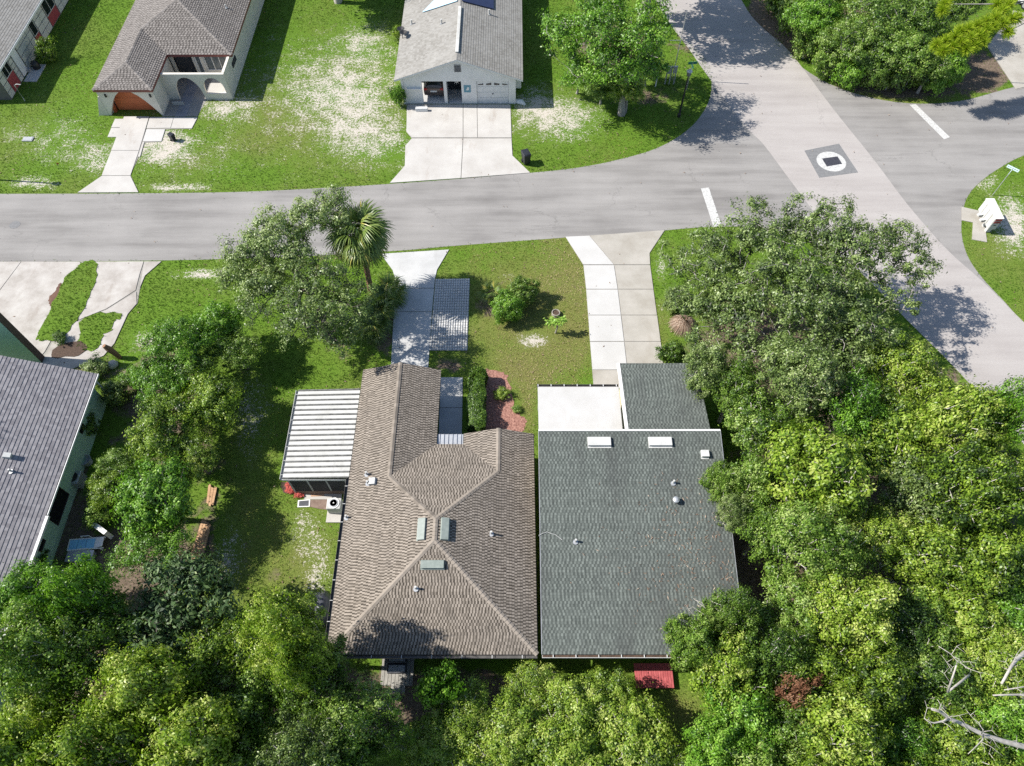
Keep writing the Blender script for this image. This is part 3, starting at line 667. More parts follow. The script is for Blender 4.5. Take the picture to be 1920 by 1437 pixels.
def pipe_vent(parent, p, h=0.35, r=0.055, mat='metal_white', flash=True):
    mb = MB().tube([p + Vector((0, 0, -0.1)), p + Vector((0, 0, h))], r, 8)
    o = mb.build('vent_pipe', mat, parent)
    if flash:
        mb = MB().disc((p.x, p.y - 0.03), 0.13, p.z - 0.06, p.z + 0.035, 12); mb.build('pipe_flashing', 'metal_grey', o)
def box_vent(parent, p, n, lu, lv, h, mat, name='roof_vent', lip=True):
    u, v = frame_on(n); mb = MB()
    lo = [p + u * (a * lu) + v * (b * lv) for a, b in ((-1, -1), (1, -1), (1, 1), (-1, 1))]
    hi = [p + u * (a * lu * 0.97) + v * (b * lv * (0.92)) + n * (h if b < 0 else h * 0.75) for a, b in ((-1, -1), (1, -1), (1, 1), (-1, 1))]
    mb.hexa(lo, hi); o = mb.build(name, mat, parent, bevel=0.01)
    if lip:
        MB().obox(p + n * 0.02 - v * lv * 1.12, u * lu, v * 0.05, n * 0.015).build('vent_lip', mat, o)
    return o
def wall_with_holes(mb, axis, at, t, a0, a1, z0, z1, holes):
    """wall slab along X (axis 'x') or Y at coordinate `at`, thickness t, with rectangular holes (a,b,zl,zh) fully through"""
    cuts = sorted({a0, a1, *[h[0] for h in holes], *[h[1] for h in holes]})
    for c0, c1 in zip(cuts[:-1], cuts[1:]):
        m = (c0 + c1) / 2; zs = [(z0, z1)]
        for h in holes:
            if h[0] <= m <= h[1]:
                nz = []
                for q0, q1 in zs:
                    if h[2] > q0: nz.append((q0, min(q1, h[2])))
                    if h[3] < q1: nz.append((max(q0, h[3]), q1))
                zs = nz
        for q0, q1 in zs:
            if q1 - q0 < 1e-3: continue
            if axis == 'x': mb.box(c0, at, q0, c1, at + t, q1)
            else: mb.box(at, c0, q0, at + t, c1, q1)
    return mb
def window(parent, axis, at, a0, a1, z0, z1, out, panes=2, frame='white', glass='glass', name='window'):
    """frame standing `out` proud (sign gives the side) with glass panes"""
    mb = MB(); f = 0.05; o = out
    lo, hi = (at, at + o) if o > 0 else (at + o, at)
    bx = (lambda p0, p1, q0, q1, l, h: mb.box(p0, l, q0, p1, h, q1)) if axis == 'x' else (lambda p0, p1, q0, q1, l, h: mb.box(l, p0, q0, h, p1, q1))
    bx(a0, a1, z0, z0 + f, lo, hi); bx(a0, a1, z1 - f, z1, lo, hi); bx(a0, a0 + f, z0 + f, z1 - f, lo, hi); bx(a1 - f, a1, z0 + f, z1 - f, lo, hi)
    w = (a1 - a0 - 2 * f)
    for k in range(1, panes):
        c = a0 + f + w * k / panes; bx(c - f / 2, c + f / 2, z0 + f, z1 - f, lo, hi)
    wdw = mb.build(name, frame, parent)
    for k in range(panes):
        mb = MB(); c0 = a0 + f + w * k / panes; c1 = a0 + f + w * (k + 1) / panes; l2, h2 = at + o * 0.25, at + o * 0.45
        l2, h2 = min(l2, h2), max(l2, h2)
        (mb.box(c0, l2, z0 + f, c1, h2, z1 - f) if axis == 'x' else mb.box(l2, c0, z0 + f, h2, c1, z1 - f))
        mb.build('pane', glass, wdw)
    return wdw

# ------------------------------------------------------------------ brown shingled house
def brown_house():
    t = thing('house', 'house with mottled brown shingle hip roof and a ribbed white patio cover', 'house', (-3.8, 12.15, 0))
    s, ez = 0.35, 2.6
    x0, x1, y0, y1 = -8.8, 1.2, 6.6, 17.7; xc = -3.8; zr = ez + s * 5; ya, yb = 11.6, 12.7
    gx1, gx, gy = -4.2, -6.5, 22.6; gz = ez + s * 2.3; py_ = yb + (zr - gz) / s
    rx0, rx, ry = -2.7, -0.75, 18.35; rz = ez + s * 1.95; qy = yb + (zr - rz) / s
    A, B, P, Q = (xc, ya, zr), (xc, yb, zr), (gx, py_, gz), (rx, qy, rz)
    zz = lambda x: ez + s * (x - x0)
    planes = [[(x0, y0, ez), (x1, y0, ez), A],
              [(x0, y0, ez), A, B, P, (x0, py_, ez)], [(x0, py_, ez), P, (gx, gy, gz), (x0, gy, ez)],
              [(x1, y0, ez), (x1, qy, ez), Q, B, A], [(x1, qy, ez), (x1, ry, ez), (rx, ry, rz), Q],
              [B, Q, (rx0, y1, ez), (gx1, y1, ez), P], [P, (gx1, y1, ez), (gx1, gy, ez), (gx, gy, gz)], [Q, (rx, ry, rz), (rx0, ry, ez), (rx0, y1, ez)]]
    roof = make_roof(t, planes, 'shingle_brown', 0.143, 0.07, 0.085, 0.008, 'dots', 11)
    up = Vector((0, 0, 0.01))
    for a, b in (((x0, y0, ez), A), ((x1, y0, ez), A), (A, B), (P, B), (Q, B), ((gx, gy, gz), P), ((rx, ry, rz), Q)):
        ridge_caps(roof, t, Vector(a) + up, Vector(b) + up, 'shingle_brown', 0.21, 0.12, 0.042)
    # walls
    i = 0.45; mb = MB()
    wall_with_holes(mb, 'x', y0 + i, 0.2, x0 + i, x1 - i, 0, ez - 0.02, [(-6.75, -4.95, 0.15, 2.1)])
    mb.box(x0 + i, y0 + i + 0.2, 0, x0 + i + 0.2, gy - i, ez - 0.02); mb.box(x1 - i - 0.2, y0 + i + 0.2, 0, x1 - i, ry - i, ez - 0.02)
    mb.box(x0 + i + 0.2, gy - i - 0.2, 0, gx1 - 0.3, gy - i, ez - 0.02); mb.box(gx1 - 0.5, y1 - 0.3, 0, gx1 - 0.3, gy - i - 0.2, ez - 0.02)
    mb.box(gx1 - 0.3, y1 - 0.3, 0, rx0 + 0.3, y1 - 0.1, ez - 0.02); mb.box(rx0 + 0.3, ry - i - 0.2, 0, x1 - i - 0.2, ry - i, ez - 0.02)
    mb.build('wall', 'stucco_grey', t)
    # gable infill of garage and small wing
    for (a, b, c, z, y) in ((x0 + i, gx, gx1 - 0.3, gz, gy - i), (rx0 + 0.3, rx, x1 - i, rz, ry - i)):
        MB().add([(a, y - 0.2, ez - 0.02), (c, y - 0.2, ez - 0.02), (b, y - 0.2, z - 0.22), (a, y, ez - 0.02), (c, y, ez - 0.02), (b, y, z - 0.22)],
                 [(0, 1, 2), (5, 4, 3), (0, 3, 4, 1), (1, 4, 5, 2), (2, 5, 3, 0)]).build('gable_wall', 'stucco_grey', t)
    MB().box(gx - 1.35, gy - i, 0.02, gx + 1.35, gy - i + 0.05, 2.15).build('garage_door', 'white', t)
    # rear sliding window pair
    w = window(t, 'x', y0 + i + 0.1, -6.75, -4.95, 0.15, 2.1, -0.12, 2, 'metal_grey', 'glass', 'sliding_door')
    MB().box(x0 + i + 0.2, y0 + 1.2, 0.0, x1 - i - 0.2, y0 + 1.25, 2.4).build('inner_wall', 'shade_dark', t)
    # fascia, gutters and their brackets
    mb = MB(); fasten(mb, (x0, y0, ez), (x1, y0, ez), 0.03, 0.16, 0.05); fasten(mb, (x0, gy, ez), (x0, y0, ez), 0.03, 0.16, 0.05)
    fasten(mb, (x1, y0, ez), (x1, ry, ez), 0.03, 0.16, 0.05); mb.build('fascia', 'gutter', t)
    for a, b, nb in (((x0, y0 - 0.03, ez), (x1, y0 - 0.03, ez), 7), ((x0 - 0.03, 15.7, ez), (x0 - 0.03, y0, ez), 9)):
        a, b = Vector(a), Vector(b); d = (b - a).normalized(); out = d.cross(Vector((0, 0, 1))).normalized(); L = (b - a).length
        mb = MB(); c = (a + b) / 2 + out * 0.01 + Vector((0, 0, -0.06))
        mb.obox(c + out * 0.065 + Vector((0, 0, -0.07)), d * L / 2, out * 0.065, Vector((0, 0, 0.006)))
        mb.obox(c + out * 0.128, d * L / 2, out * 0.006, Vector((0, 0, 0.068)))
        g = mb.build('gutter', 'gutter', t)
        for k in range(nb):
            MB().obox(a + d * L * (k + 0.5) / nb + out * 0.075 + Vector((0, 0, 0.014)), d * 0.015, out * 0.075, Vector((0, 0, 0.006))).build('bracket', 'metal_white', g)
    # roof fittings
    Wp, Ep, Sp = planes[1], planes[3], planes[0]
    nW, nE, nS = plane_n(Wp), plane_n(Ep), plane_n(Sp)
    box_vent(roof, on_plane(792, 993, Wp[0], nW), nW, 0.58, 0.2, 0.16, 'vent_green')
    box_vent(roof, on_plane(833, 993, Ep[0], nE), nE, 0.58, 0.2, 0.2, 'vent_green')
    box_vent(roof, on_plane(811, 1058, Sp[0], nS), nS, 0.58, 0.2, 0.2, 'vent_green')
    for q, pl, n in (((688, 890), Wp, nW), ((650, 971), Wp, nW), ((921, 1001), Ep, nE), ((780, 1104), Sp, nS), ((690, 907), Wp, nW)):
        pipe_vent(roof, on_plane(*q, pl[0], n), 0.32)
    box_vent(roof, on_plane(700, 904, Wp[0], nW), nW, 0.19, 0.19, 0.22, 'metal_white', 'hood_vent', False)
    # small entry canopy in the notch
    MB().obox((-3.45, 18.0, 2.47), (0.72, 0, 0), (0, 0.36, 0.03), (0, 0, 0.03)).build('entry_canopy', 'metal_grey', t)
    for k in range(6): MB().obox((-4.05 + 0.24 * k, 18.0, 2.52), (0.012, 0, 0), (0, 0.36, 0.03), (0, 0, 0.02)).build('canopy_rib', 'metal_grey', t)
    EXCLUDE.append([(x0 + i, y0 + i), (x1, y0 + i), (x1, ry - i), (rx0, ry - i), (rx0, y1), (gx1, y1), (gx1, gy - i), (x0 + i, gy - i)])
    return t
brown_house()

# patio cover with its panels
def patio():
    x0, x1, y0, y1 = -12.5, -8.86, 15.75, 21.3; n = 17
    t = thing('patio_cover', 'white ribbed metal patio cover on posts beside the brown shingle roof', 'patio cover', ((x0 + x1) / 2, (y0 + y1) / 2, 0))
    zl, zh = 2.36, 2.5; w = (y1 - y0) / n
    for k in range(n):
        a = y0 + k * w
        MB().hexa([(x0, a + 0.04, zl - 0.05), (x1, a + 0.04, zh - 0.05), (x1, a + w - 0.04, zh - 0.05), (x0, a + w - 0.04, zl - 0.05)],
                  [(x0, a + 0.04, zl), (x1, a + 0.04, zh), (x1, a + w - 0.04, zh), (x0, a + w - 0.04, zl)]).build('roof_panel', 'metal_white', t)
    for k in range(n + 1):
        a = y0 + k * w; h = 0.07
        MB().hexa([(x0, a - 0.038, zl - 0.05), (x1, a - 0.038, zh - 0.05), (x1, a + 0.038, zh - 0.05), (x0, a + 0.038, zl - 0.05)],
                  [(x0, a - 0.03, zl + h), (x1, a - 0.03, zh + h), (x1, a + 0.04, zh + h), (x0, a + 0.04, zl + h)]).build('panel_seam', 'metal_rib', t)
    MB().box(x0 - 0.14, y0 - 0.05, zl - 0.13, x0 - 0.004, y1 + 0.05, zl - 0.11).box(x0 - 0.15, y0 - 0.05, zl - 0.11, x0 - 0.13, y1 + 0.05, zl + 0.02).build('gutter', 'metal_white', t)
    for k in range(7): MB().box(x0 - 0.13, y0 + 0.2 + k * 0.85, zl - 0.01, x0, y0 + 0.225 + k * 0.85, zl + 0.005).build('bracket', 'metal_white', t)
    MB().box(x0 - 0.05, y0 - 0.06, zl - 0.2, x1, y0 - 0.035, zl - 0.06).build('front_beam', 'white', t)
    for x, y in [(-12.35, y0 + 0.1), (-11.3, y0 + 0.1), (-10.25, y0 + 0.1), (-9.2, y0 + 0.1), (-12.35, 18.5), (-12.35, y1 - 0.1)]:
        MB().box(x - 0.035, y - 0.035, 0.02, x + 0.035, y + 0.035, zl - 0.06).build('post', 'metal_white', t)
    MB().box(-12.3, y0 + 0.06, 0.02, -8.4, y0 + 0.14, 0.45).build('knee_wall', 'brick_dark', t)
    for k in range(3): MB().box(-12.3 + 1.05 * k, y0 + 0.095, 0.46, -11.33 + 1.05 * k, y0 + 0.105, 2.25).build('screen', 'shade_dark', t)
    MB().box(-9.15, y0 + 0.09, 0.46, -8.4, y0 + 0.12, 2.25).build('screen_door', 'shade_dark', t)
    fl = [(x0 + 0.1, y0 + 0.1), (x1 + 0.5, y0 + 0.1), (x1 + 0.5, y1), (x0 + 0.1, y1)]
    EXCLUDE.append(fl); MB().prism(fl, 0.0, 0.06).build('patio_floor', 'conc_grey', t)
patio()
# doorstep pads, mats, pebbles and the air conditioner by the patio
def pads():
    q = lambda pts: [G2(*p) for p in pts]
    s = sheet('door_pad', q([(572, 917), (641, 912), (641, 937), (570, 937)]), 0.03, 'conc_white', thick=0.05); EXCLUDE.append(q([(565, 905), (645, 905), (645, 960), (560, 960)]))
    o = sheet('doormat', q([(584, 918), (608, 916.5), (608, 931), (583, 932)]), 0.045, 'paver_tan', None, None, thick=0.012); tag(o, 'tan doormat on the white pad beside the patio cover', 'doormat')
    b = sheet('brick_step', q([(582, 938), (629, 937), (629, 958), (600, 955), (582, 951)]), 0.04, 'brick_dark', thick=0.05)
    o = sheet('floor_mat', q([(559, 939), (582, 937), (581, 951), (558, 952)]), 0.05, 'white', None, None, thick=0.03); tag(o, 'dark framed floor mat lying on the grass by the brick step', 'mat')
    sheet('mat_field', q([(561.5, 940.5), (579.5, 939), (579, 949.5), (560.5, 950)]), 0.055, 'tarp_black', o, None)
    t = thing('air_conditioner', 'white air conditioner with round fan grille beside the brown roof eave', 'air conditioner', G(636, 948))
    c = G(634.5, 946, 0); x, y = c.x - 0.05, c.y - 0.35
    MB().box(x - 0.5, y - 0.75, 0.0, x + 0.55, y + 0.42, 0.08).build('base_pad', 'conc_white', t)
    MB().box(x - 0.4, y - 0.25, 0.08, x + 0.4, y + 0.4, 0.85).build('cabinet', 'metal_white', t, bevel=0.05)
    mb = MB(); mb.lathe((x, y + 0.08, 0.85), [(0.33, 0.0), (0.33, 0.03), (0.3, 0.045), (0.28, 0.03), (0.1, 0.03), (0.09, 0.05), (0.02, 0.06)], 20); g = mb.build('fan_grille', 'white', t)
    for k in range(5): MB().lathe((x, y + 0.08, 0.9), [(0.07 + 0.04 * k, 0), (0.08 + 0.04 * k, 0.0), (0.08 + 0.04 * k, 0.008), (0.07 + 0.04 * k, 0.008)], 20).build('grille_ring', 'metal_grey', g)
    f = sheet('flower_bed', patch_poly([(530, 905), (565, 905), (570, 930), (545, 928), (528, 918)], 0.08), 0.02, 'mulch_brown')
pads()

# ------------------------------------------------------------------ slate grey house
def grey_house():
    t = thing('house', 'house with wide slate grey shingle roof, white flat porch roof and two white ridge vents', 'house', (6.2, 12.0, 0))
    x0, x1, y0, y1, z0, z1 = 1.43, 11.08, 6.6, 17.55, 2.6, 4.45
    s = (z1 - z0) / (y1 - y0)
    main = [(x0, y0, z0), (x1, y0, z0), (x1, y1, z1), (x0, y1, z1)]
    gx0, gx1, gy0, gy1, gz0, gz1 = 6.4, 10.9, 17.4, 23.0, 3.55, 2.7
    gar = [(gx0, gy0, gz0), (gx1, gy0, gz0), (gx1, gy1, gz1), (gx0, gy1, gz1)]
    roof = make_roof(t, [main], 'shingle_grey', 0.135, 0.095, 0.095, 0.012, 'dash', 21)
    roof2 = make_roof(t, [gar], 'shingle_grey', 0.135, 0.095, 0.095, 0.012, 'dash', 22)
    mb = MB(); mb.box(x0 - 0.02, y1 + 0.002, z1 - 0.2, x1 + 0.02, y1 + 0.1, z1 + 0.035); mb.build('ridge_trim', 'white', t)
    for a, b in (((x0, y1, z1), (x0, y0, z0)), ((x1, y0, z0), (x1, y1, z1))):
        mb = MB(); fasten(mb, a, b, 0.03, 0.16, -0.02)
        a, b = Vector(a), Vector(b); d = (b - a).normalized(); out = d.cross(Vector((0, 0, 1))).normalized()
        MB().obox((a + b) / 2 + out * 0.018 + Vector((0, 0, -0.07)), d * (b - a).length / 2, out * 0.012, (0, 0, 0.09)).build('rake_board', 'metal_grey', t)
    a, b = Vector((gx0, gy1, gz1)), Vector((gx0, gy0, gz0)); d = (b - a).normalized()
    MB().obox((a + b) / 2 + Vector((-0.09, 0, -0.02)), d * (b - a).length / 2, (0.085, 0, 0), (0, 0, 0.06)).build('rake_board', 'white', t)
    # flat porch roof
    fz = 2.66
    MB().prism([(1.5, 17.6), (6.21, 17.6), (6.21, 21.4), (1.5, 21.4)], fz - 0.12, fz).build('porch_roof', 'white_roof', t)
    g = MB().box(1.45, 21.41, fz - 0.1, 6.2, 21.43, fz + 0.03).box(1.45, 21.53, fz - 0.1, 6.2, 21.55, fz + 0.03).box(1.45, 21.43, fz - 0.1, 6.2, 21.53, fz - 0.085).build('gutter', 'gutter', t)
    for k in range(7): MB().box(1.5 + 0.76 * k, 21.4, fz + 0.034, 1.53 + 0.76 * k, 21.56, fz + 0.042).build('bracket', 'white', g)
    for x in (1.62, 3.1, 4.6, 6.05): MB().box(x - 0.05, 21.25, 0, x + 0.05, 21.35, fz - 0.12).build('post', 'white', t)
    # walls
    i = 0.4; mb = MB()
    mb.box(x0 + i, y0 + i, 0, x1 - i, y0 + i + 0.2, z0 + 0.05); 
    for x in (x0 + i, x1 - i - 0.2):
        mb.hexa([(x, y0 + i + 0.2, 0), (x + 0.2, y0 + i + 0.2, 0), (x + 0.2, y1 - 0.3, 0), (x, y1 - 0.3, 0)], [(x, y0 + i + 0.2, z0 + 0.05), (x + 0.2, y0 + i + 0.2, z0 + 0.05), (x + 0.2, y1 - 0.3, z1 - 0.2), (x, y1 - 0.3, z1 - 0.2)])
    mb.box(x0 + i + 0.2, y1 - 0.5, 0, x1 - i - 0.2, y1 - 0.3, z1 - 0.2)
    mb.build('wall', 'stucco_tan', t)
    mb = MB(); mb.box(gx0 + 0.25, y1 - 0.3, 0, gx0 + 0.4, gy1 - 0.4, 2.6); mb.box(gx1 - 0.4, y1 - 0.3, 0, gx1 - 0.25, gy1 - 0.4, 2.6); mb.box(gx0 + 0.4, gy1 - 0.55, 0, gx1 - 0.4, gy1 - 0.4, 2.55); mb.build('garage_wall', 'stucco_tan', t)
    # eave gutter with debris line and brackets
    g = MB().box(x0, y0 - 0.13, z0 - 0.14, x1, y0 - 0.002, z0 - 0.12).box(x0, y0 - 0.15, z0 - 0.14, x1, y0 - 0.13, z0 - 0.02).build('gutter', 'metal_white', t)
    MB().box(x0 + 0.02, y0 - 0.128, z0 - 0.12, x1 - 0.02, y0 - 0.01, z0 - 0.085).build('leaf_debris', 'mulch_brown', g)
    for k in range(9): MB().box(x0 + 0.5 + 1.08 * k, y0 - 0.14, z0 - 0.03, x0 + 0.54 + 1.08 * k, y0, z0 - 0.015).build('bracket', 'metal_white', g)
    n = plane_n(main)
    for px in ((1102 + 1145) / 2, (1216 + 1259) / 2): box_vent(roof, on_plane(px, 829, main[0], n), n, 0.62, 0.26, 0.2, 'metal_white', 'ridge_vent')
    box_vent(roof, on_plane(1321, 852, main[0], n), n, 0.2, 0.2, 0.25, 'metal_white', 'hood_vent')
    for q in ((1262, 906), (1079, 1016)): pipe_vent(roof, on_plane(*q, main[0], n), 0.32)
    p = on_plane(1266, 941, main[0], n); MB().lathe(tuple(p - Vector((0, 0, 0.05))), [(0.1, 0), (0.1, 0.25), (0.17, 0.26), (0.17, 0.36), (0.08, 0.42), (0.01, 0.43)], 14).build('turbine_vent', 'metal_grey', roof)
    # fallen cable and dry leaves lying on the roof
    pts = [on_plane(px, py, main[0], n) + n * 0.05 for px, py in ((1010, 1005), (1017, 1001), (1026, 998), (1033, 1001), (1041, 1003), (1048, 1008), (1054, 1013))]
    MB().tube(pts, 0.012, 5).build('loose_cable', 'metal_white', roof)
    R = np.random.default_rng(5); N = 1300
    u = R.beta(4, 1.2, N); v = R.beta(2, 2.2, N); keep = R.random(N) < (0.15 + 0.85 * vnoise(u * 9, v * 13) ** 2)
    u, v = u[keep], v[keep]; X = x0 + 0.2 + u * (x1 - x0 - 0.3); Y = y0 + 1 + v * 8.0; Z = z0 + s * (Y - y0) + 0.035
    ang = R.random(len(u)) * 6.28; L = R.uniform(0.03, 0.12, len(u)); Wd = R.uniform(0.006, 0.02, len(u))
    dx, dy = np.cos(ang), np.sin(ang); C = np.stack([X, Y, Z], 1)
    a = np.stack([dx * L, dy * L, dy * L * s], 1); b_ = np.stack([-dy * Wd, dx * Wd, dx * Wd * s + 0.01], 1)
    V = np.stack([C - a, C + b_, C + a, C - b_], 1).reshape(-1, 3); F = np.arange(len(V)).reshape(-1, 4)
    np_mesh('fallen_leaves', V, F, 'leaf_litter', roof, R.random(len(F)), 'stuff')
    EXCLUDE.append([(x0, y0 + i), (x1 - i, y0 + i), (x1 - i, y1), (gx1 - 0.3, y1), (gx1 - 0.3, gy1 - 0.4), (6.4, gy1 - 0.4), (6.3, 21.3), (1.55, 21.3), (1.5, 18)])
grey_house()
gap = [(1.2, 7.2), (1.45, 7.2), (1.45, 18), (1.2, 18)]; EXCLUDE.append(gap)

# ------------------------------------------------------------------ white gabled house across the street
def white_house():
    t = thing('house', 'white gabled house with open carport and closed white garage door across the street', 'house', (-4.3, 57, 0))
    x0, x1, xc, y0, y1, ez = -9.4, 0.87, -4.3, 50.1, 72.0, 2.4; zr = ez + 0.35 * 5.13
    pl = [[(x0, y0, ez), (xc, y0, zr), (xc, y1, zr), (x0, y1, ez)], [(x1, y0, ez), (x1, y1, ez), (xc, y1, zr), (xc, y0, zr)]]
    roof = make_roof(t, pl, 'shingle_pale', 0.2, 0.13, 0.2, 0.014, 'flat', 31, base_mat='white')
    n1, n2 = plane_n(pl[0]), plane_n(pl[1])
    MB().add([(xc - 0.14, 51.0, zr + 0.02), (xc + 0.14, 51.0, zr + 0.02), (xc + 0.14, 57.2, zr + 0.02), (xc - 0.14, 57.2, zr + 0.02), (xc - 0.11, 51.0, zr + 0.1), (xc + 0.11, 51.0, zr + 0.1), (xc + 0.11, 57.2, zr + 0.1), (xc - 0.11, 57.2, zr + 0.1)],
             [(4, 5, 6, 7), (0, 1, 5, 4), (1, 2, 6, 5), (2, 3, 7, 6), (3, 0, 4, 7)]).build('ridge_vent', 'metal_white', roof)
    # panels near the far end of the roof
    for pts, pln, nn, mat, nm in (([(866, 4), (925, 19), (925, -30), (866, -30)], pl[1], n2, 'solar', 'solar_panel'), ([(858, 4), (793, 25), (822, -4), (858, -40)], pl[0], n1, 'sky_panel', 'roof_sheet')):
        q = [on_plane(*p, pln[0], nn) + nn * 0.06 for p in pts]
        mb = MB(); mb.hexa(q, [p + nn * 0.05 for p in q])
        mb.build(nm, mat, roof)
    for q, pln, nn in (((772, 46), pl[0], n1), ((828, 45), pl[0], n1), ((917, 27), pl[1], n2)):
        pipe_vent(roof, on_plane(*q, pln[0], nn), 0.4, 0.07)
    yw = 50.4
    o0 = 2.3
    mb = MB()   # front wall with carport bay, dark bay and garage door opening, gable above
    wall_with_holes(mb, 'x', yw, 0.2, -8.75, 0.3, 0, o0, [(-7.3, -5.55, 0, 2.1), (-5.3, -4.1, 0, 2.1), (-2.87, -0.27, 0, 2.1)])
    mb.hexa([(-9.0, yw, o0), (0.5, yw, o0), (xc, yw, zr - 0.2)], [(-9.0, yw + 0.2, o0), (0.5, yw + 0.2, o0), (xc, yw + 0.2, zr - 0.2)])
    mb.build('front_wall', 'stucco_white', t)
    mb = MB(); mb.box(0.1, yw + 0.2, 0, 0.3, y1 - 0.4, o0); mb.box(-8.75, 53.2, 0, -8.55, y1 - 0.4, o0); mb.box(-8.55, 56.5, 0, 0.1, 56.7, o0); mb.build('wall', 'stucco_white', t)
    MB().box(-5.5, yw + 0.2, 0, -5.35, 56.5, 2.25).build('partition', 'stucco_white', t)
    MB().box(-4.05, yw + 0.2, 0, -3.9, 56.5, 2.25).build('partition', 'stucco_white', t)
    MB().box(-8.6, yw + 0.2, 2.25, 0.1, 56.5, 2.29).build('ceiling', 'white', t)
    MB().box(-5.34, 52.2, 0.02, -4.06, 52.26, 2.24).build('dark_door', 'shade_dark', t)
    MB().box(-8.95, yw - 0.05, 0.02, -8.76, yw + 0.3, o0).build('corner_post', 'stucco_white', t)
    MB().box(-8.5, yw - 0.2, 1.45, -7.35, yw - 0.002, 1.52).build('ledge', 'white', t)
    for k in range(3): MB().box(-8.98, yw - 0.1 + 0.02 * k, 0.5 + 0.5 * k, -8.9, yw + 0.02, 0.62 + 0.5 * k).build('light_fitting', 'brick_dark', t)
    MB().box(xc - 0.27, yw - 0.03, 2.95, xc + 0.27, yw, 3.6).build('gable_vent', 'metal_grey', t)
    for k in range(6): MB().obox((xc, yw - 0.045, 3.0 + 0.1 * k), (0.25, 0, 0), (0, 0.012, -0.02), (0, 0.008, 0.012)).build('louvre', 'gutter', t)
    MB().box(-3.9, yw - 0.025, 1.1, -3.35, yw, 1.75).build('plaque', 'blue_plaque', t)
    MB().add([(-3.75, yw - 0.03, 1.3), (-3.5, yw - 0.03, 1.3), (-3.45, yw - 0.03, 1.55), (-3.6, yw - 0.03, 1.6)], [(0, 1, 2, 3)]).build('plaque_motif', 'white', t)
    gd = MB().box(-2.87, yw + 0.1, 0.02, -0.27, yw + 0.14, 2.1).build('garage_door', 'white', t)
    for r in range(4): MB().box(-2.84, yw + 0.075, 0.05 + r * 0.51, -0.3, yw + 0.1, 0.535 + r * 0.51).build('door_panel', 'white', gd)
    for k in range(4):
        c = -2.6 + 0.32 + 0.49 * k * 1.0; x_ = -2.53 + 0.65 * k
        h0, h1 = (0.12, 0.2) if k in (1, 2) else ((0.06, 0.14) if k == 0 else (0.14, 0.06))
        if k == 2: h0, h1 = 0.2, 0.12
        MB().hexa([(x_ - 0.21, yw + 0.06, 1.72), (x_ + 0.21, yw + 0.06, 1.72), (x_ + 0.21, yw + 0.06, 1.72 + h1), (x_ - 0.21, yw + 0.06, 1.72 + h0)],
                  [(x_ - 0.21, yw + 0.078, 1.72), (x_ + 0.21, yw + 0.078, 1.72), (x_ + 0.21, yw + 0.078, 1.72 + h1), (x_ - 0.21, yw + 0.078, 1.72 + h0)]).build('door_window', 'glass', gd)
    MB().box(-1.62, yw + 0.05, 0.85, -1.52, yw + 0.074, 0.97).build('handle', 'metal_dark', gd)
    # hanging star ornament
    mb = MB(); c = Vector((-4.5, 50.75, 1.85))
    for k in range(8):
        d = Vector((math.cos(k * math.pi / 4), 0, math.sin(k * math.pi / 4))); s = Vector((-d.z, 0, d.x))
        mb.hexa([c + s * 0.03, c - s * 0.03, c + d * 0.28], [c + s * 0.03 + Vector((0, 0.03, 0)), c - s * 0.03 + Vector((0, 0.03, 0)), c + d * 0.28 + Vector((0, 0.03, 0))])
    mb.build('star_ornament', 'white', t)
    fl = [(-8.9, yw - 0.02), (0.3, yw - 0.02), (0.3, 56.6), (-8.9, 56.6)]
    EXCLUDE.append([(-8.9, yw), (0.3, yw), (0.3, 75), (-8.9, 75)]); MB().prism(fl, 0.0, 0.055).build('carport_floor', 'conc_grey', t)
    # antenna dishes at the left eave
    for px, py in ((750, 63), (755, 70)):
        p = G(px, py, 2.6); a = MB().tube([p - Vector((0, 0, 0.3)), p + Vector((0, 0, 0.3))], 0.03, 6).build('antenna', 'metal_dark', t)
        MB().lathe(tuple(p + Vector((0.12, 0, 0.3))), [(0.05, 0), (0.2, 0.05), (0.32, 0.14), (0.3, 0.14), (0.05, 0.03)], 14).build('dish', 'metal_dark', a)
    # window unit on the right wall
    MB().box(0.3, 51.4, 0.75, 0.75, 52.7, 1.5).build('wall_unit', 'white', t)
white_house()

# ------------------------------------------------------------------ house with the arched terracotta garage
def arch_wall(mb, y, t, x0, x1, z0, z1, arches, n=14):
    """wall along X at y with arched openings (xa, xb, sill, spring, apex, pointed)"""
    def top(x):
        for xa, xb, sill, sp, ap, pt in arches:
            if xa <= x <= xb:
                c, h = (xa + xb) / 2, (xb - xa) / 2; u = min(1, abs(x - c) / h)
                return sill, sp + (ap - sp) * ((1 - u ** 1.9) if pt else math.sqrt(max(0, 1 - u * u)))
        return None
    xs = {x0, x1}
    for a in arches:
        for k in range(n + 1): xs.add(a[0] + (a[1] - a[0]) * (0.5 - 0.5 * math.cos(math.pi * k / n)))
    xs = sorted(xs)
    for a, b in zip(xs[:-1], xs[1:]):
        m = top((a + b) / 2)
        if m is None: mb.box(a, y, z0, b, y + t, z1); continue
        ta, tb = (top(a + 1e-6) or m)[1], (top(b - 1e-6) or m)[1]
        mb.hexa([(a, y, ta), (b, y, tb), (b, y, z1), (a, y, z1)], [(a, y + t, ta), (b, y + t, tb), (b, y + t, z1), (a, y + t, z1)])
        if m[0] > z0: mb.box(a, y, z0, b, y + t, m[0])
    return mb
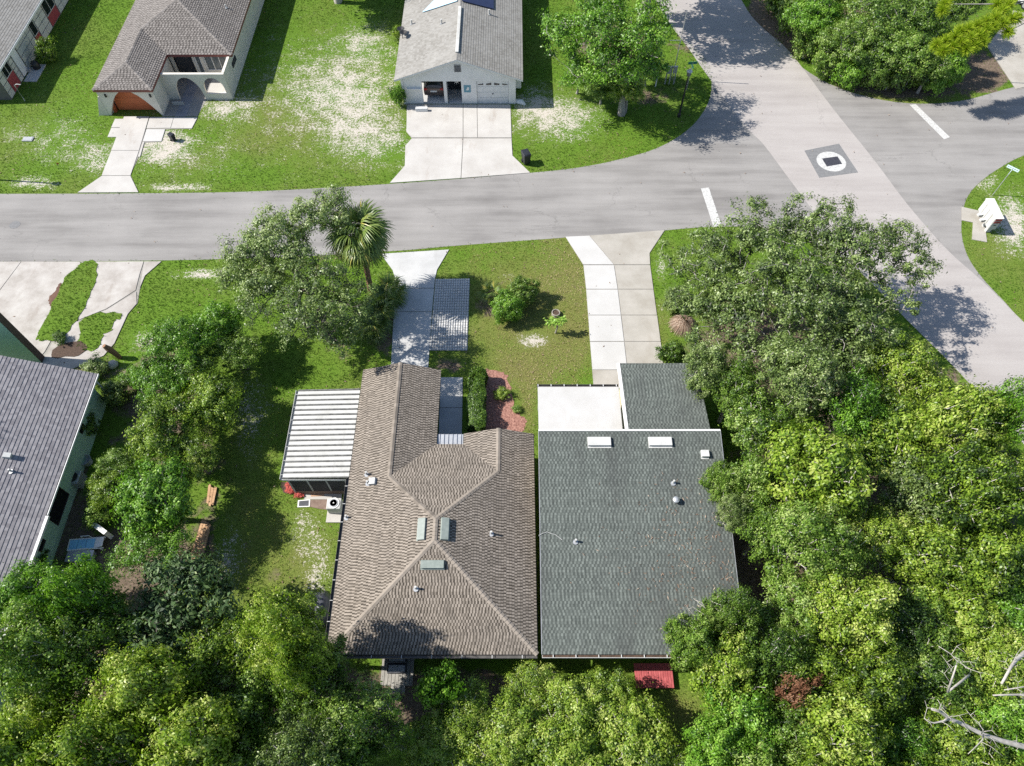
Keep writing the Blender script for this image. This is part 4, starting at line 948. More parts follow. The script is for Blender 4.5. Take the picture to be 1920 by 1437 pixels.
def arched_house():
    t = thing('house', 'cream house with taupe tile hip roof and arched terracotta garage door', 'house', (-28, 57, 0))
    s, ez = 0.35, 2.5
    x0, x1, y0, y1 = -33.0, -22.98, 53.3, 68.0; xc = (x0 + x1) / 2; hw = (x1 - x0) / 2; zr = ez + s * hw; ya, yb = y0 + hw, y1 - hw
    gx1, gy = -28.3, 48.75; gx = (x0 + gx1) / 2; gh = (gx1 - x0) / 2; gz = ez + s * gh; ga = gy + gh
    d = (zr - gz) / s; P = (xc - d, ya - d, gz)
    A, B, C_ = (xc, ya, zr), (xc, yb, zr), (gx, ga, gz)
    pl = [[(x0, gy, ez), (gx1, gy, ez), C_], [(x0, gy, ez), C_, P, (x0, P[1], ez)], [(x0, P[1], ez), P, A, B, (x0, y1, ez)],
          [(gx1, gy, ez), (gx1, y0, ez), P, C_], [(gx1, y0, ez), (x1, y0, ez), A, P], [(x1, y0, ez), (x1, y1, ez), B, A], [(x1, y1, ez), (x0, y1, ez), B]]
    roof = make_roof(t, pl, 'shingle_taupe', 0.17, 0.10, 0.16, 0.03, 'dots', 41, thick=0.2, base_mat='fascia_red')
    u = Vector((0, 0, 0.01))
    for a, b in (((x0, gy, ez), C_), ((gx1, gy, ez), C_), (C_, P), (P, A), ((x1, y0, ez), A), (A, B)):
        ridge_caps(roof, t, Vector(a) + u, Vector(b) + u, 'shingle_taupe', 0.35, 0.14, 0.05)
    pipe_vent(roof, on_plane(424, 15, pl[5][0], plane_n(pl[5])), 0.3)
    wt = ez - 0.15
    mb = MB(); arch_wall(mb, 48.95, 0.35, -32.92, -28.45, 0, wt, [(-32.7, -28.62, 0, 0.05, 2.32, True)]); mb.build('garage_front', 'stucco_cream', t)
    MB().hexa([(-33.75, 48.93, 0), (-32.925, 48.93, 0), (-32.925, 49.25, 0), (-33.75, 49.25, 0)], [(-33.0, 48.93, 1.75), (-32.925, 48.93, 1.75), (-32.925, 49.25, 1.75), (-33.0, 49.25, 1.75)]).build('buttress', 'stucco_cream', t)
    gd = MB().box(-32.3, 49.62, 0.02, -28.6, 49.68, wt).build('garage_door', 'terracotta', t)
    for r in range(4): MB().box(-32.28, 49.6, 0.04 + r * 0.57, -28.62, 49.62, 0.58 + r * 0.57).build('door_panel', 'terracotta', gd)
    mb = MB(); mb.box(-32.6, 49.302, 0, -32.4, 49.6, wt - 0.02); mb.box(-28.8, 49.302, 0, -28.66, 49.6, wt - 0.02); mb.box(-32.4, 49.302, wt - 0.08, -28.8, 49.6, wt - 0.02); mb.build('door_reveal', 'terracotta', t)
    for x in (-32.3, -28.75): MB().box(x - 0.06, 48.85, 1.75, x + 0.06, 48.95, 2.0).build('wall_lamp', 'metal_dark', t)
    mb = MB(); mb.box(-32.92, 49.3, 0, -32.62, y1 - 0.3, wt); mb.box(-28.65, 49.3, 0, -28.45, 53.6, wt); mb.box(-23.42, 51.2, 0, -23.22, y1 - 0.3, wt); mb.box(-32.62, y1 - 0.5, 0, -23.42, y1 - 0.3, wt)
    wall_with_holes(mb, 'x', 53.75, 0.2, -28.45, -23.42, 0, wt, [(-28.2, -26.6, 0, 2.15), (-26.35, -25.9, 0.5, 2.1), (-25.6, -23.7, 0.8, 2.1)]); mb.build('wall', 'stucco_cream', t)
    mb = MB(); arch_wall(mb, 50.95, 0.22, -28.45, -23.22, 0, 2.35, [(-27.6, -25.45, 0, 0.3, 2.05, False), (-25.2, -23.55, 0.55, 1.0, 2.0, False)]); mb.build('arched_wall', 'stucco_cream', t)
    MB().box(-28.1, 53.9, 0.02, -26.7, 53.95, 2.1).build('entry_door', 'shade_dark', t)
    window(t, 'x', 53.85, -25.6, -23.7, 0.8, 2.1, -0.14, 3, 'white', 'glass_grey'); window(t, 'x', 53.85, -26.35, -25.9, 0.5, 2.1, -0.14, 1, 'white', 'glass_grey')
    MB().box(-28.3, 54.2, 0, -23.5, 54.25, 2.2).build('inner_wall', 'shade_dark', t)
    MB().box(-23.22, 53.2, 1.35, -23.16, 54.4, 1.75).build('side_vent', 'shade_dark', t)
    MB().box(-28.0, 50.2, 0.02, -27.1, 50.32, 0.28).build('garden_kerb', 'conc_white', t)
    EXCLUDE.append([(-32.8, 48.9), (-28.4, 48.9), (-28.4, 51), (-23.2, 51), (-23.2, 70), (-32.8, 70)])
arched_house()

# ------------------------------------------------------------------ house with red window panels
def panel_house():
    t = thing('house', 'pale grey roofed house with cream block wall panels and red panels below windows', 'house', (-47, 58, 0))
    xw, y0, y1, ez = -41.6, 50.9, 76, 2.5
    pl = [[(-41.35, y0 - 0.2, ez), (-41.35, y1, ez), (-47.6, y1, ez + 2.0), (-47.6, y0 - 0.2, ez + 2.0)], [(-47.6, y0 - 0.2, ez + 2.0), (-47.6, y1, ez + 2.0), (-54, y1, ez), (-54, y0 - 0.2, ez)]]
    make_roof(t, pl, 'shingle_pale', 0.2, 0.14, 0.22, 0.012, 'flat', 51, base_mat='white')
    MB().box(-53.6, y0, 0, xw, y1 - 0.3, ez - 0.02).build('wall', 'joint', t)
    MB().box(-41.33, y0 - 0.2, ez - 0.18, -41.28, y1, ez - 0.02).build('fascia', 'white', t)
    x1 = xw + 0.035
    def grid(a, b, cols, rows, mat='panel_cream', z0=0.05, z1=2.35):
        for i in range(cols):
            for j in range(rows):
                MB().box(xw + 0.002, a + (b - a) * i / cols + 0.03, z0 + (z1 - z0) * j / rows + 0.03, x1, a + (b - a) * (i + 1) / cols - 0.03, z0 + (z1 - z0) * (j + 1) / rows - 0.03).build('wall_panel', mat, t)
    def bay(a, b, panes, zr=1.05):
        MB().box(xw + 0.002, a + 0.02, 0.1, x1 - 0.01, b - 0.02, zr).build('red_panel', 'red_panel', t)
        window(t, 'y', xw, a + 0.02, b - 0.02, zr + 0.03, 2.35, 0.05, panes, 'panel_cream', 'glass')
    grid(50.95, 51.75, 1, 4); bay(51.8, 53.1, 2, 1.25); grid(53.15, 53.75, 1, 6)
    MB().box(xw + 0.002, 53.85, 0.1, xw + 0.06, 54.75, 2.3).build('white_door', 'white', t)
    grid(54.9, 57.1, 1, 4); grid(57.1, 57.9, 1, 4); bay(58.0, 58.9, 1, 1.0); grid(59.0, 61.0, 2, 4); bay(61.1, 63.1, 2, 0.95); grid(63.2, 66.0, 3, 4); bay(66.1, 67.6, 2); grid(67.7, 75, 6, 4)
    EXCLUDE.append([(-54, 50.9), (xw, 50.9), (xw, 76), (-54, 76)])
panel_house()
ap = G(66, 128); EXCLUDE.append([G2(*p) for p in [(45, 155), (70, 155), (88, 120), (65, 118)]])
sheet('equipment_pad', [G2(*p) for p in [(45, 154), (69, 154), (87, 122), (64, 122)]], 0.06, 'conc_grey', thick=0.06)
t = thing('pool_pump', 'small grey pump barrel on the concrete pad by the red panelled wall', 'pump', G(70, 128))
p = G(70, 128, 0.06); MB().lathe(tuple(p), [(0.28, 0), (0.32, 0.1), (0.32, 0.5), (0.2, 0.62), (0.05, 0.66)], 14).build('barrel', 'metal_dark', t, smooth=True)
MB().box(p.x - 0.7, p.y - 0.6, 0.06, p.x - 0.35, p.y - 0.2, 0.3).build('motor', 'metal_grey', t)
b_ = G(47, 190); b2 = G(62, 168, 1.2)
o = MB().tube([b_, b_ + Vector((0, 0, 1.5)), b_ + Vector((0.25, 0, 1.6)), b_ + Vector((0.55, 0, 1.55))], 0.035, 6).build('standpipe', 'metal_white'); tag(o, 'thin white bent standpipe on the lawn edge by the cream panelled wall', 'pipe')

# ------------------------------------------------------------------ mint green house
def green_house():
    t = thing('house', 'mint green house with violet grey shingle roof behind the dense shrubs', 'house', (-29, 16, 0))
    ex, y0, y1, ez = -24.55, 2.0, 22.4, 2.5; rx = -30.2; zr = ez + 0.43 * (ex - rx)
    pl = [[(ex, y0, ez), (ex, y1, ez), (rx, y1, zr), (rx, y0, zr)], [(rx, y0, zr), (rx, y1, zr), (2 * rx - ex, y1, ez), (2 * rx - ex, y0, ez)]]
    roof = make_roof(t, pl, 'shingle_violet', 0.2, 0.14, 0.24, 0.02, 'flat', 61)
    mb = MB(); xw = -25.0
    wall_with_holes(mb, 'y', xw - 0.2, 0.2, y0 + 0.3, y1 - 0.5, 0, 2.4, [(13.7, 15.6, 0.5, 2.1), (12.0, 12.7, 1.1, 2.0), (19.0, 19.6, 1.2, 2.0)])
    mb.box(-35.6, y1 - 0.7, 0, xw - 0.2, y1 - 0.5, 2.4); mb.box(-35.6, y0 + 0.3, 0, -35.4, y1 - 0.7, 2.4); mb.build('wall', 'stucco_green', t)
    MB().add([(-25.0, y1 - 0.5, 2.4), (-35.4, y1 - 0.5, 2.4), (rx, y1 - 0.5, zr - 0.2), (-25.0, y1 - 0.7, 2.4), (-35.4, y1 - 0.7, 2.4), (rx, y1 - 0.7, zr - 0.2)], [(0, 1, 2), (5, 4, 3), (0, 3, 4, 1), (1, 4, 5, 2), (2, 5, 3, 0)]).build('gable_wall', 'stucco_green', t)
    for a, b, z0, z1 in ((13.7, 15.6, 0.5, 2.1), (12.0, 12.7, 1.1, 2.0), (19.0, 19.6, 1.2, 2.0)): window(t, 'y', xw - 0.1, a, b, z0, z1, 0.08, 1, 'fascia_brown', 'glass')
    MB().box(-35.3, y0 + 0.5, 0, -25.6, y1 - 0.8, 2.3).build('inner_wall', 'shade_dark', t)
    MB().box(ex + 0.002, 13.6, ez - 0.16, ex + 0.05, y1, ez - 0.0).build('fascia', 'gutter', t)
    MB().box(ex + 0.051, 13.6, ez - 0.1, ex + 0.09, y1, ez + 0.01).build('drip_edge', 'white', t)
    MB().box(ex + 0.002, y0, ez - 0.14, ex + 0.16, 13.55, ez + 0.02).build('gutter', 'white', t)
    n = plane_n(pl[0])
    box_vent(roof, on_plane(14, 856, pl[0][0], n), n, 0.14, 0.2, 0.25, 'metal_white', 'hood_vent', False); pipe_vent(roof, on_plane(21, 884, pl[0][0], n), 0.25)
    MB().tube([(-24.7, 22.1, 2.4), (-24.7, 22.1, 0.4), (-24.3, 22.3, 0.1)], 0.05, 6).build('downspout', 'white', t)
    # tall wing wall beyond the roof
    MB().box(-36, 24.8, 0, -30.05, 25.2, 5.4).build('wing_wall', 'stucco_green', t)
    MB().box(-30.049, 24.8, 0, -30.0, 25.25, 5.45).build('wing_wall_edge', 'fascia_brown', t)
    EXCLUDE.append([(-36, 2), (-25, 2), (-25, 22), (-36, 22)])
green_house()
# ------------------------------------------------------------------ trees
def leaf_quads(C, N, n_dir, R, length, aspect, droop=0.0, size_var=0.35):
    """diamond leaves at C, facing n_dir"""
    k = len(C)
    n = n_dir / np.linalg.norm(n_dir, axis=1, keepdims=True)
    r = R.normal(size=(k, 3)); a = r - n * np.sum(r * n, 1, keepdims=True); a /= np.linalg.norm(a, axis=1, keepdims=True) + 1e-9
    a[:, 2] -= droop; b = np.cross(n, a)
    L = length * (1 + R.uniform(-size_var, size_var, (k, 1))); W = L * aspect * R.uniform(0.8, 1.2, (k, 1))
    V = np.stack([C - a * L * 0.5, C + b * W * 0.5 + n * W * 0.15, C + a * L * 0.5, C - b * W * 0.5 + n * W * 0.15], 1)
    return V.reshape(-1, 3)
def grow(seed, lobes, hfork, nclump, per, leaf=0.15, aspect=0.55, rc=0.5, trunk_r=0.16, shell=0.55, low=-0.55, tip=0.012, lean=(0, 0), wild=0.12, up=0.55, spread=0.8, gap=0.74, bare=0.1):
    """clumps of leaves in a lumpy envelope, each joined back to a forking skeleton"""
    R = np.random.default_rng(seed)
    vol = np.array([l[3] * l[4] * l[5] for l in lobes]); pick = R.choice(len(lobes), nclump * 3, p=vol / vol.sum())
    Lb = np.array(lobes)[pick]; d = R.normal(size=(len(pick), 3)); d /= np.linalg.norm(d, axis=1, keepdims=True)
    rad = shell + (1 - shell) * R.random(len(pick)) ** 0.7
    rad *= 0.84 + 0.24 * np.sin(d[:, 0] * 4.1 + seed) * np.cos(d[:, 1] * 3.7 + seed * 1.7) + 0.16 * np.sin(d[:, 0] * 9.3 + d[:, 1] * 7.9 + seed * 0.7)
    keep = (d[:, 2] > low) | (R.random(len(pick)) < 0.12)
    Cc = (Lb[:, :3] + d * Lb[:, 3:] * rad[:, None])[keep]
    out = d[keep]
    # thin out crowded clumps
    sel = []; 
    for i in range(len(Cc)):
        if len(sel) >= nclump: break
        if sel and np.min(np.sum((Cc[sel] - Cc[i]) ** 2, 1)) < (rc * gap) ** 2: continue
        sel.append(i)
    Cc, out = Cc[sel], out[sel]
    # skeleton
    pts = [np.array([0, 0, 0.0]), np.array([lean[0] * 0.4 + R.normal() * 0.05, lean[1] * 0.4 + R.normal() * 0.05, hfork * 0.5]), np.array([lean[0], lean[1], hfork])]
    par = [-1, 0, 1]; plen = [0, 0, 0]
    fork = pts[2]
    for i in np.argsort(np.linalg.norm(Cc - fork, axis=1)):
        A = np.array(pts[2:]); dist = np.linalg.norm(A - Cc[i], axis=1); cost = dist + 0.22 * np.array(plen[2:]) + np.where(A[:, 2] > Cc[i][2] + 0.3, 1.5, 0)
        j = int(np.argmin(cost)) + 2; v = Cc[i] - pts[j]; L = np.linalg.norm(v)
        prev = j; steps = 3 if L > 1.6 else (2 if L > 0.7 else 1)
        for k in range(1, steps + 1):
            q = pts[j] + v * k / steps + (R.normal(size=3) * wild * L * 0.35 if k < steps else 0)
            if k < steps: q[2] += 0.06 * L
            pts.append(q); par.append(prev); plen.append(plen[prev] + L / steps); prev = len(pts) - 1
    n = len(pts); area = np.zeros(n); kids = np.zeros(n, int)
    for i in range(1, n): kids[par[i]] += 1
    for i in range(n - 1, 0, -1):
        if kids[i] == 0: area[i] = tip ** 2
        area[par[i]] += area[i] * 1.02
    rr = np.sqrt(area); rr *= trunk_r / rr[1]; rr = np.maximum(rr, tip); rr[0] = rr[1] * 1.35
    P = np.array(pts); tv, tf = [], []
    for i in range(1, n):
        a, b = P[par[i]], P[i]; dd = b - a; L = np.linalg.norm(dd) + 1e-9; dd = dd / L
        s = np.cross(dd, [0, 0, 1.0]); s = s / (np.linalg.norm(s) + 1e-9) if np.linalg.norm(s) > 1e-3 else np.array([1.0, 0, 0]); w = np.cross(dd, s)
        m = 7 if rr[i] > 0.05 else 4; b0 = len(tv)
        ra = min(rr[par[i]], rr[i] * 1.5); 
        for c, r_ in ((a, ra), (b, rr[i])):
            for k in range(m): tv.append(c + (s * math.cos(6.2832 * k / m) + w * math.sin(6.2832 * k / m)) * r_)
        for k in range(m): tf.append((b0 + k, b0 + (k + 1) % m, b0 + m + (k + 1) % m, b0 + m + k))
    # leaves
    k = len(Cc); cnt = np.maximum(6, R.normal(per, per * 0.4, k) * np.where(R.random(k) < bare, 0.08, 1.0)).astype(int); idx = np.repeat(np.arange(k), cnt)
    sz = R.uniform(0.55, 1.45, k)
    sq = R.uniform(0.6, 1.4, (k, 3)); off = R.normal(size=(len(idx), 3)) * np.array([0.5, 0.5, 0.32]) * rc * spread * (sz[:, None] * sq)[idx]
    Lc = Cc[idx] + off
    nd = np.array([0, 0, up]) + out[idx] * 0.35 + off / rc * 1.3 + R.normal(size=(len(idx), 3)) * 0.4
    V = leaf_quads(Lc, idx, nd, R, leaf, aspect)
    F = np.arange(len(V)).reshape(-1, 4)
    ct = R.normal(0.5, 0.17, k); tint = np.clip(ct[idx] + R.normal(0, 0.2, len(idx)), 0, 1)
    return np.array(tv), np.array(tf), V, F, tint
class Proto:
    pass
def proto(name, lobes, hc, r, **kw):
    p = Proto(); tv, tf, V, F, tint = grow(lobes=lobes, **kw)
    p.trunk = np_mesh('trunk', tv, tf, 'bark_grey', do_link=False)
    p.crown = np_mesh('crown', V, F, 'leaf_green', tint=tint, do_link=False); p.hc, p.r = hc, r
    p.trunk.data.polygons.foreach_set('use_smooth', [True] * len(tf))
    return p
def use(p, name, label, cat, loc, scale, rot, leaf, bark='bark_grey', group=None):
    t = thing(name, label, cat, loc, group); t.rotation_euler = (0, 0, rot); t.scale = scale if hasattr(scale, '__len__') else (scale,) * 3
    for part, mat in ((p.trunk, bark), (p.crown, leaf)):
        o = part.copy(); link(o, t); o.material_slots[0].link = 'OBJECT'; o.material_slots[0].material = M[mat]
    return t
def depth_at(px, py, z):
    return (CAM_H - z) / -ray(px, py)[2]
def plant(p, name, label, cat, px, py, rpx, leaf, bark='bark_grey', group=None, zs=1.0, rot=None, hmin=0.0):
    s = rpx * depth_at(px, py, p.hc) / FOC / p.r
    for _ in range(3):
        zs = max(zs, hmin / (p.hc * s)); s = rpx * depth_at(px, py, p.hc * s * zs) / FOC / p.r
    g = G(px, py, p.hc * s * zs)
    return use(p, name, label, cat, (g.x, g.y, 0), (s * rnd.uniform(0.86, 1.16), s * rnd.uniform(0.86, 1.16), s * zs), rnd.uniform(0, 6.28) if rot is None else rot, leaf, bark, group)
oak = [proto('oak', [(0, 0, 4.4, 2.5, 2.5, 1.7), (1.3, 0.5, 4.0, 1.5, 1.5, 1.2), (-1.2, -0.9, 4.2, 1.6, 1.6, 1.3), (0.2, -1.3, 4.9, 1.3, 1.3, 1.1), (-0.6, 1.4, 4.4, 1.4, 1.3, 1.2)], 4.5, 2.9, seed=s, hfork=2.0, nclump=200, per=165, leaf={3: 0.14, 8: 0.18, 15: 0.155}[s], rc=0.62, trunk_r=0.2, tip=0.018, wild=0.2) for s in (3, 8, 15)]
puffy = [proto('puffy', [(0, 0, 4.2, 2.3, 2.3, 1.6), (1.5, -0.6, 4.4, 1.2, 1.2, 1.0), (-1.3, 0.9, 4.5, 1.3, 1.2, 1.0), (-0.7, -1.5, 4.0, 1.2, 1.2, 1.1), (0.7, 1.5, 3.9, 1.3, 1.2, 1.1), (0, 0, 5.3, 1.0, 1.0, 0.8)], 4.4, 2.9, seed=s, hfork=1.7, nclump=185, per=185, leaf={22: 0.18, 29: 0.14, 37: 0.16}[s], rc=0.62, trunk_r=0.17, tip=0.016, shell=0.6, aspect=0.5) for s in (22, 29, 37)]
airy = proto('airy', [(0, 0, 4.8, 2.7, 2.5, 1.5), (1.6, 0.4, 4.2, 1.5, 1.4, 1.0), (-1.6, -0.4, 4.4, 1.5, 1.5, 1.0)], 4.7, 3.0, seed=43, hfork=2.2, nclump=150, per=120, leaf=0.14, rc=0.6, trunk_r=0.18, shell=0.45, wild=0.2)
bigleaf = proto('magnolia', [(0, 0, 4.0, 2.6, 2.3, 1.5), (1.0, 0.6, 4.6, 1.4, 1.3, 1.0), (-1.1, -0.5, 4.4, 1.5, 1.3, 1.0)], 4.2, 2.8, seed=51, hfork=1.4, nclump=210, per=52, leaf=0.24, aspect=0.40, rc=0.55, trunk_r=0.18, shell=0.7, up=0.5)
shrub = [proto('shrub', [(0, 0, 0.9, 1.0, 1.0, 0.75), (0.5, 0.3, 1.1, 0.6, 0.6, 0.5), (-0.5, -0.2, 0.8, 0.6, 0.6, 0.5)], 0.95, 1.1, seed=s, hfork=0.25, nclump=75, per=95, leaf=0.11, rc=0.3, trunk_r=0.05, tip=0.006, shell=0.6, low=-0.9) for s in (61, 67)]
ball = proto('ball', [(0, 0, 1.0, 0.92, 0.92, 0.88)], 1.0, 1.0, seed=71, hfork=0.3, nclump=330, per=55, leaf=0.07, rc=0.2, gap=0.5, trunk_r=0.06, tip=0.005, shell=0.86, low=-0.97, up=0.25, spread=0.7)

# --- wood on the right, behind the slate grey roof
gw = 'trees of the wood beside the slate grey roof'
wood = [(1352, 905, 40, 'o2', 'leaf_green'), (1375, 960, 34, 'o0', 'leaf_oak'), (1350, 1165, 40, 'p1', 'leaf_green'),  # px, py, radius px, kind, leaf
    (1440, 800, 88, 'o0', 'leaf_green'), (1400, 905, 66, 'o1', 'leaf_green'), (1440, 985, 62, 'o2', 'leaf_green'), (1545, 880, 95, 'p0', 'leaf_yellow'), (1600, 765, 88, 'p1', 'leaf_bright'),
    (1700, 690, 78, 'p2', 'leaf_yellow'), (1670, 820, 92, 'o1', 'leaf_yellow'), (1800, 790, 88, 'p0', 'leaf_yellow'), (1890, 775, 66, 'p1', 'leaf_bright'), (1730, 920, 88, 'o2', 'leaf_oak'), (1830, 910, 86, 'p2', 'leaf_yellow'), (1910, 900, 70, 'o0', 'leaf_yellow'),
    (1530, 1010, 82, 'o0', 'leaf_green'), (1640, 1010, 80, 'p1', 'leaf_yellow'), (1745, 1040, 86, 'p0', 'leaf_yellow'), (1860, 1040, 88, 'o1', 'leaf_yellow'), (1500, 1130, 84, 'p2', 'leaf_green'), (1600, 1140, 84, 'o2', 'leaf_yellow'),
    (1700, 1160, 88, 'p1', 'leaf_green'), (1810, 1150, 84, 'p0', 'leaf_yellow'), (1905, 1150, 74, 'p2', 'leaf_bright'), (1370, 1150, 62, 'o0', 'leaf_green'), (1300, 1200, 50, 'o1', 'leaf_green'), (1360, 1250, 72, 'p0', 'leaf_yellow'), (1450, 1230, 72, 'p1', 'leaf_green'),
    (1540, 1260, 80, 'o2', 'leaf_yellow'), (1650, 1270, 84, 'p2', 'leaf_yellow'), (1760, 1260, 84, 'o0', 'leaf_green'), (1870, 1250, 84, 'p1', 'leaf_yellow'), (1400, 1350, 80, 'p2', 'leaf_bright'), (1340, 1400, 60, 'o1', 'leaf_bright'), (1480, 1380, 76, 'o0', 'leaf_green'),
    (1580, 1380, 82, 'p0', 'leaf_yellow'), (1690, 1390, 80, 'p1', 'leaf_bright'), (1800, 1390, 84, 'p2', 'leaf_yellow'), (1910, 1380, 80, 'o2', 'leaf_bright'), (1420, 1440, 70, 'p0', 'leaf_green'), (1520, 1470, 76, 'p2', 'leaf_yellow'), (1640, 1480, 80, 'o0', 'leaf_yellow'), (1870, 1480, 90, 'p1', 'leaf_yellow'), (1760, 1490, 80, 'o2', 'leaf_yellow'),
    (1500, 700, 74, 'o0', 'leaf_oak'), (1590, 655, 70, 'o2', 'leaf_oak'), (1330, 690, 52, 'o2', 'leaf_oak'), (1385, 720, 52, 'o0', 'leaf_green')]
kinds = {'o0': oak[0], 'o1': oak[1], 'o2': oak[2], 'p0': puffy[0], 'p1': puffy[1], 'p2': puffy[2]}
wl = {'leaf_green': 'mid green rounded tree in the dense wood beside the slate grey roof', 'leaf_yellow': 'yellow green leafy tree in the dense wood beside the slate grey roof',
      'leaf_bright': 'vivid green leafy tree in the dense wood beside the slate grey roof', 'leaf_oak': 'dull grey green oak at the edge of the wood beside the slate grey roof'}
def wood_place(px, py):
    if px < 1480:
        return ('beside the slate grey garage roof' if py < 860 else 'leaning over the right edge of the slate grey roof' if py < 1060 else 'around the bare twigs at the low corner of the slate grey roof' if py < 1215 else 'beside the dry brown trees and the red deck')
    if py < 830: return 'along the verge of the cross street'
    if px > 1740: return 'around the pale dead limbs' if py > 1200 else 'between the cross street and the pale dead limbs'
    return 'in the middle of the wood' if py < 1100 else 'between the dry brown trees and the pale dead limbs'
wc = {'leaf_green': 'mid green tree ', 'leaf_yellow': 'yellow green tree ', 'leaf_bright': 'vivid green tree ', 'leaf_oak': 'dull grey green oak '}
for a in wood:
    lab = wc[a[4]] + wood_place(a[0], a[1])
    plant(kinds[a[3]], 'tree', lab, 'tree', a[0], a[1], a[2], a[4], 'bark_pale', lab + 's', rnd.uniform(0.8, 1.2), None, (3.4 if a[0] > 1660 and a[1] > 1140 else rnd.choice([3.6, 4.4, 5.2, 6.2])) if a[0] > 1480 else 4.4)
for q in ((1395, 1225, 20), (1470, 1300, 30), (1505, 1290, 22)):
    plant(shrub[0], 'dead_tree', 'small tree with dry red brown leaves standing in the dense wood', 'tree', q[0], q[1], q[2], 'leaf_brown', 'bark_pale', 'dry brown trees in the wood', 6.0)

# --- large spreading grey green oak at the road corner: own lobes placed where its boughs reach
def big_oak():
    base = G(1530, 640); Lb = []
    for px, py, r, z in [(1340, 480, 82, 5.0), (1300, 560, 60, 4.0), (1440, 440, 92, 5.8), (1540, 420, 82, 6.2), (1600, 470, 86, 6.2), (1670, 455, 76, 5.8), (1720, 500, 52, 5.2), (1690, 560, 52, 5.2), (1500, 540, 110, 6.4), (1600, 585, 92, 5.8), (1400, 600, 70, 4.8), (1480, 650, 76, 5.2), (1580, 660, 66, 5.0), (1660, 640, 50, 4.6), (1330, 640, 56, 3.8), (1280, 500, 44, 4.0), (1390, 540, 80, 4.8), (1430, 660, 60, 4.4), (1350, 570, 60, 4.2), (1250, 470, 26, 3.8)]:
        g = G(px, py, z); m = r * depth_at(px, py, z) / FOC; Lb.append((g.x - base.x, g.y - base.y, z, m, m, m * 0.55))
    tv, tf, V, F, tint = grow(101, Lb, 2.2, 980, 95, 0.15, 0.5, 0.5, 0.34, 0.3, -0.75, 0.02, wild=0.22, gap=0.62)
    t = thing('oak_tree', 'large spreading grey green oak overhanging the road corner beside the beige driveway', 'tree', base)
    b = np.array(base)
    o = np_mesh('trunk', tv + b, tf, 'bark_grey', t); np_mesh('crown', V + b, F, 'leaf_oak', t, tint)
big_oak()
# --- open oak leaning over the street on the left and its denser neighbour
def street_oak():
    base = G(585, 560); Lb = []
    for px, py, r, z in [(470, 470, 55, 6.0), (520, 440, 62, 6.8), (580, 400, 50, 7.2), (620, 375, 42, 7.2), (560, 480, 48, 6.4), (440, 510, 40, 5.2), (500, 520, 55, 5.6), (640, 410, 34, 7.0)]:
        g = G(px, py, z); m = r * depth_at(px, py, z) / FOC; Lb.append((g.x - base.x, g.y - base.y, z, m, m, m * 0.6))
    tv, tf, V, F, tint = grow(107, Lb, 2.0, 300, 125, 0.13, 0.5, 0.5, 0.22, 0.3, -0.7, 0.014, wild=0.22)
    t = thing('oak_tree', 'open grey green oak with dark boughs leaning over the street behind the palm', 'tree', base); b = np.array(base)
    np_mesh('trunk', tv + b, tf, 'bark_dark', t); np_mesh('crown', V + b, F, 'leaf_oak', t, tint)
    base = G(620, 640); Lb = []
    for px, py, r, z in [(500, 560, 62, 5.2), (580, 560, 70, 6.0), (640, 590, 66, 5.8), (560, 610, 52, 5.0), (665, 550, 46, 5.6), (610, 520, 56, 6.2), (450, 540, 36, 4.2), (650, 640, 40, 4.6), (600, 590, 60, 6.4)]:
        g = G(px, py, z); m = r * depth_at(px, py, z) / FOC; Lb.append((g.x - base.x, g.y - base.y, z, m, m, m * 0.6))
    tv, tf, V, F, tint = grow(109, Lb, 1.7, 280, 75, 0.13, 0.5, 0.5, 0.2, 0.4, -0.7, 0.014, wild=0.2)
    t = thing('oak_tree', 'dense grey green oak in front of the brown roofed garage beside the palm', 'tree', base); b = np.array(base)
    np_mesh('trunk', tv + b, tf, 'bark_dark', t); np_mesh('crown', V + b, F, 'leaf_oak', t, tint)
street_oak()

# --- shrubby trees between the mint green house and the brown roofed house
gs = 'shrubby trees between the mint green house and the patio cover'
for px, py, r, k, leaf, zs in [(410, 600, 60, puffy[0], 'leaf_bright', 1.0), (335, 640, 72, puffy[1], 'leaf_bright', 1.0), (440, 650, 46, oak[0], 'leaf_green', 1.05), (300, 715, 58, puffy[2], 'leaf_bright', 1.0), (400, 745, 62, oak[1], 'leaf_yellow', 1.05), (300, 800, 72, oak[2], 'leaf_yellow', 0.95),
                               (360, 850, 52, oak[0], 'leaf_yellow', 1.05), (295, 930, 86, puffy[0], 'leaf_bright', 1.0), (285, 1025, 72, puffy[1], 'leaf_bright', 0.9), (205, 915, 44, oak[1], 'leaf_yellow', 0.9), (360, 700, 50, puffy[2], 'leaf_green', 1.05), (225, 870, 40, oak[2], 'leaf_green', 1.05)]:
    lab = {'leaf_bright': 'vivid green shrubby tree between the mint green house and the patio cover', 'leaf_yellow': 'olive green shrubby tree between the mint green house and the patio cover', 'leaf_green': 'dark mid green shrubby tree between the mint green house and the patio cover'}[leaf]
    plant(k, 'shrubby_tree', lab, 'tree', px, py, r, leaf, 'bark_dark', gs + ', ' + leaf[5:], zs)
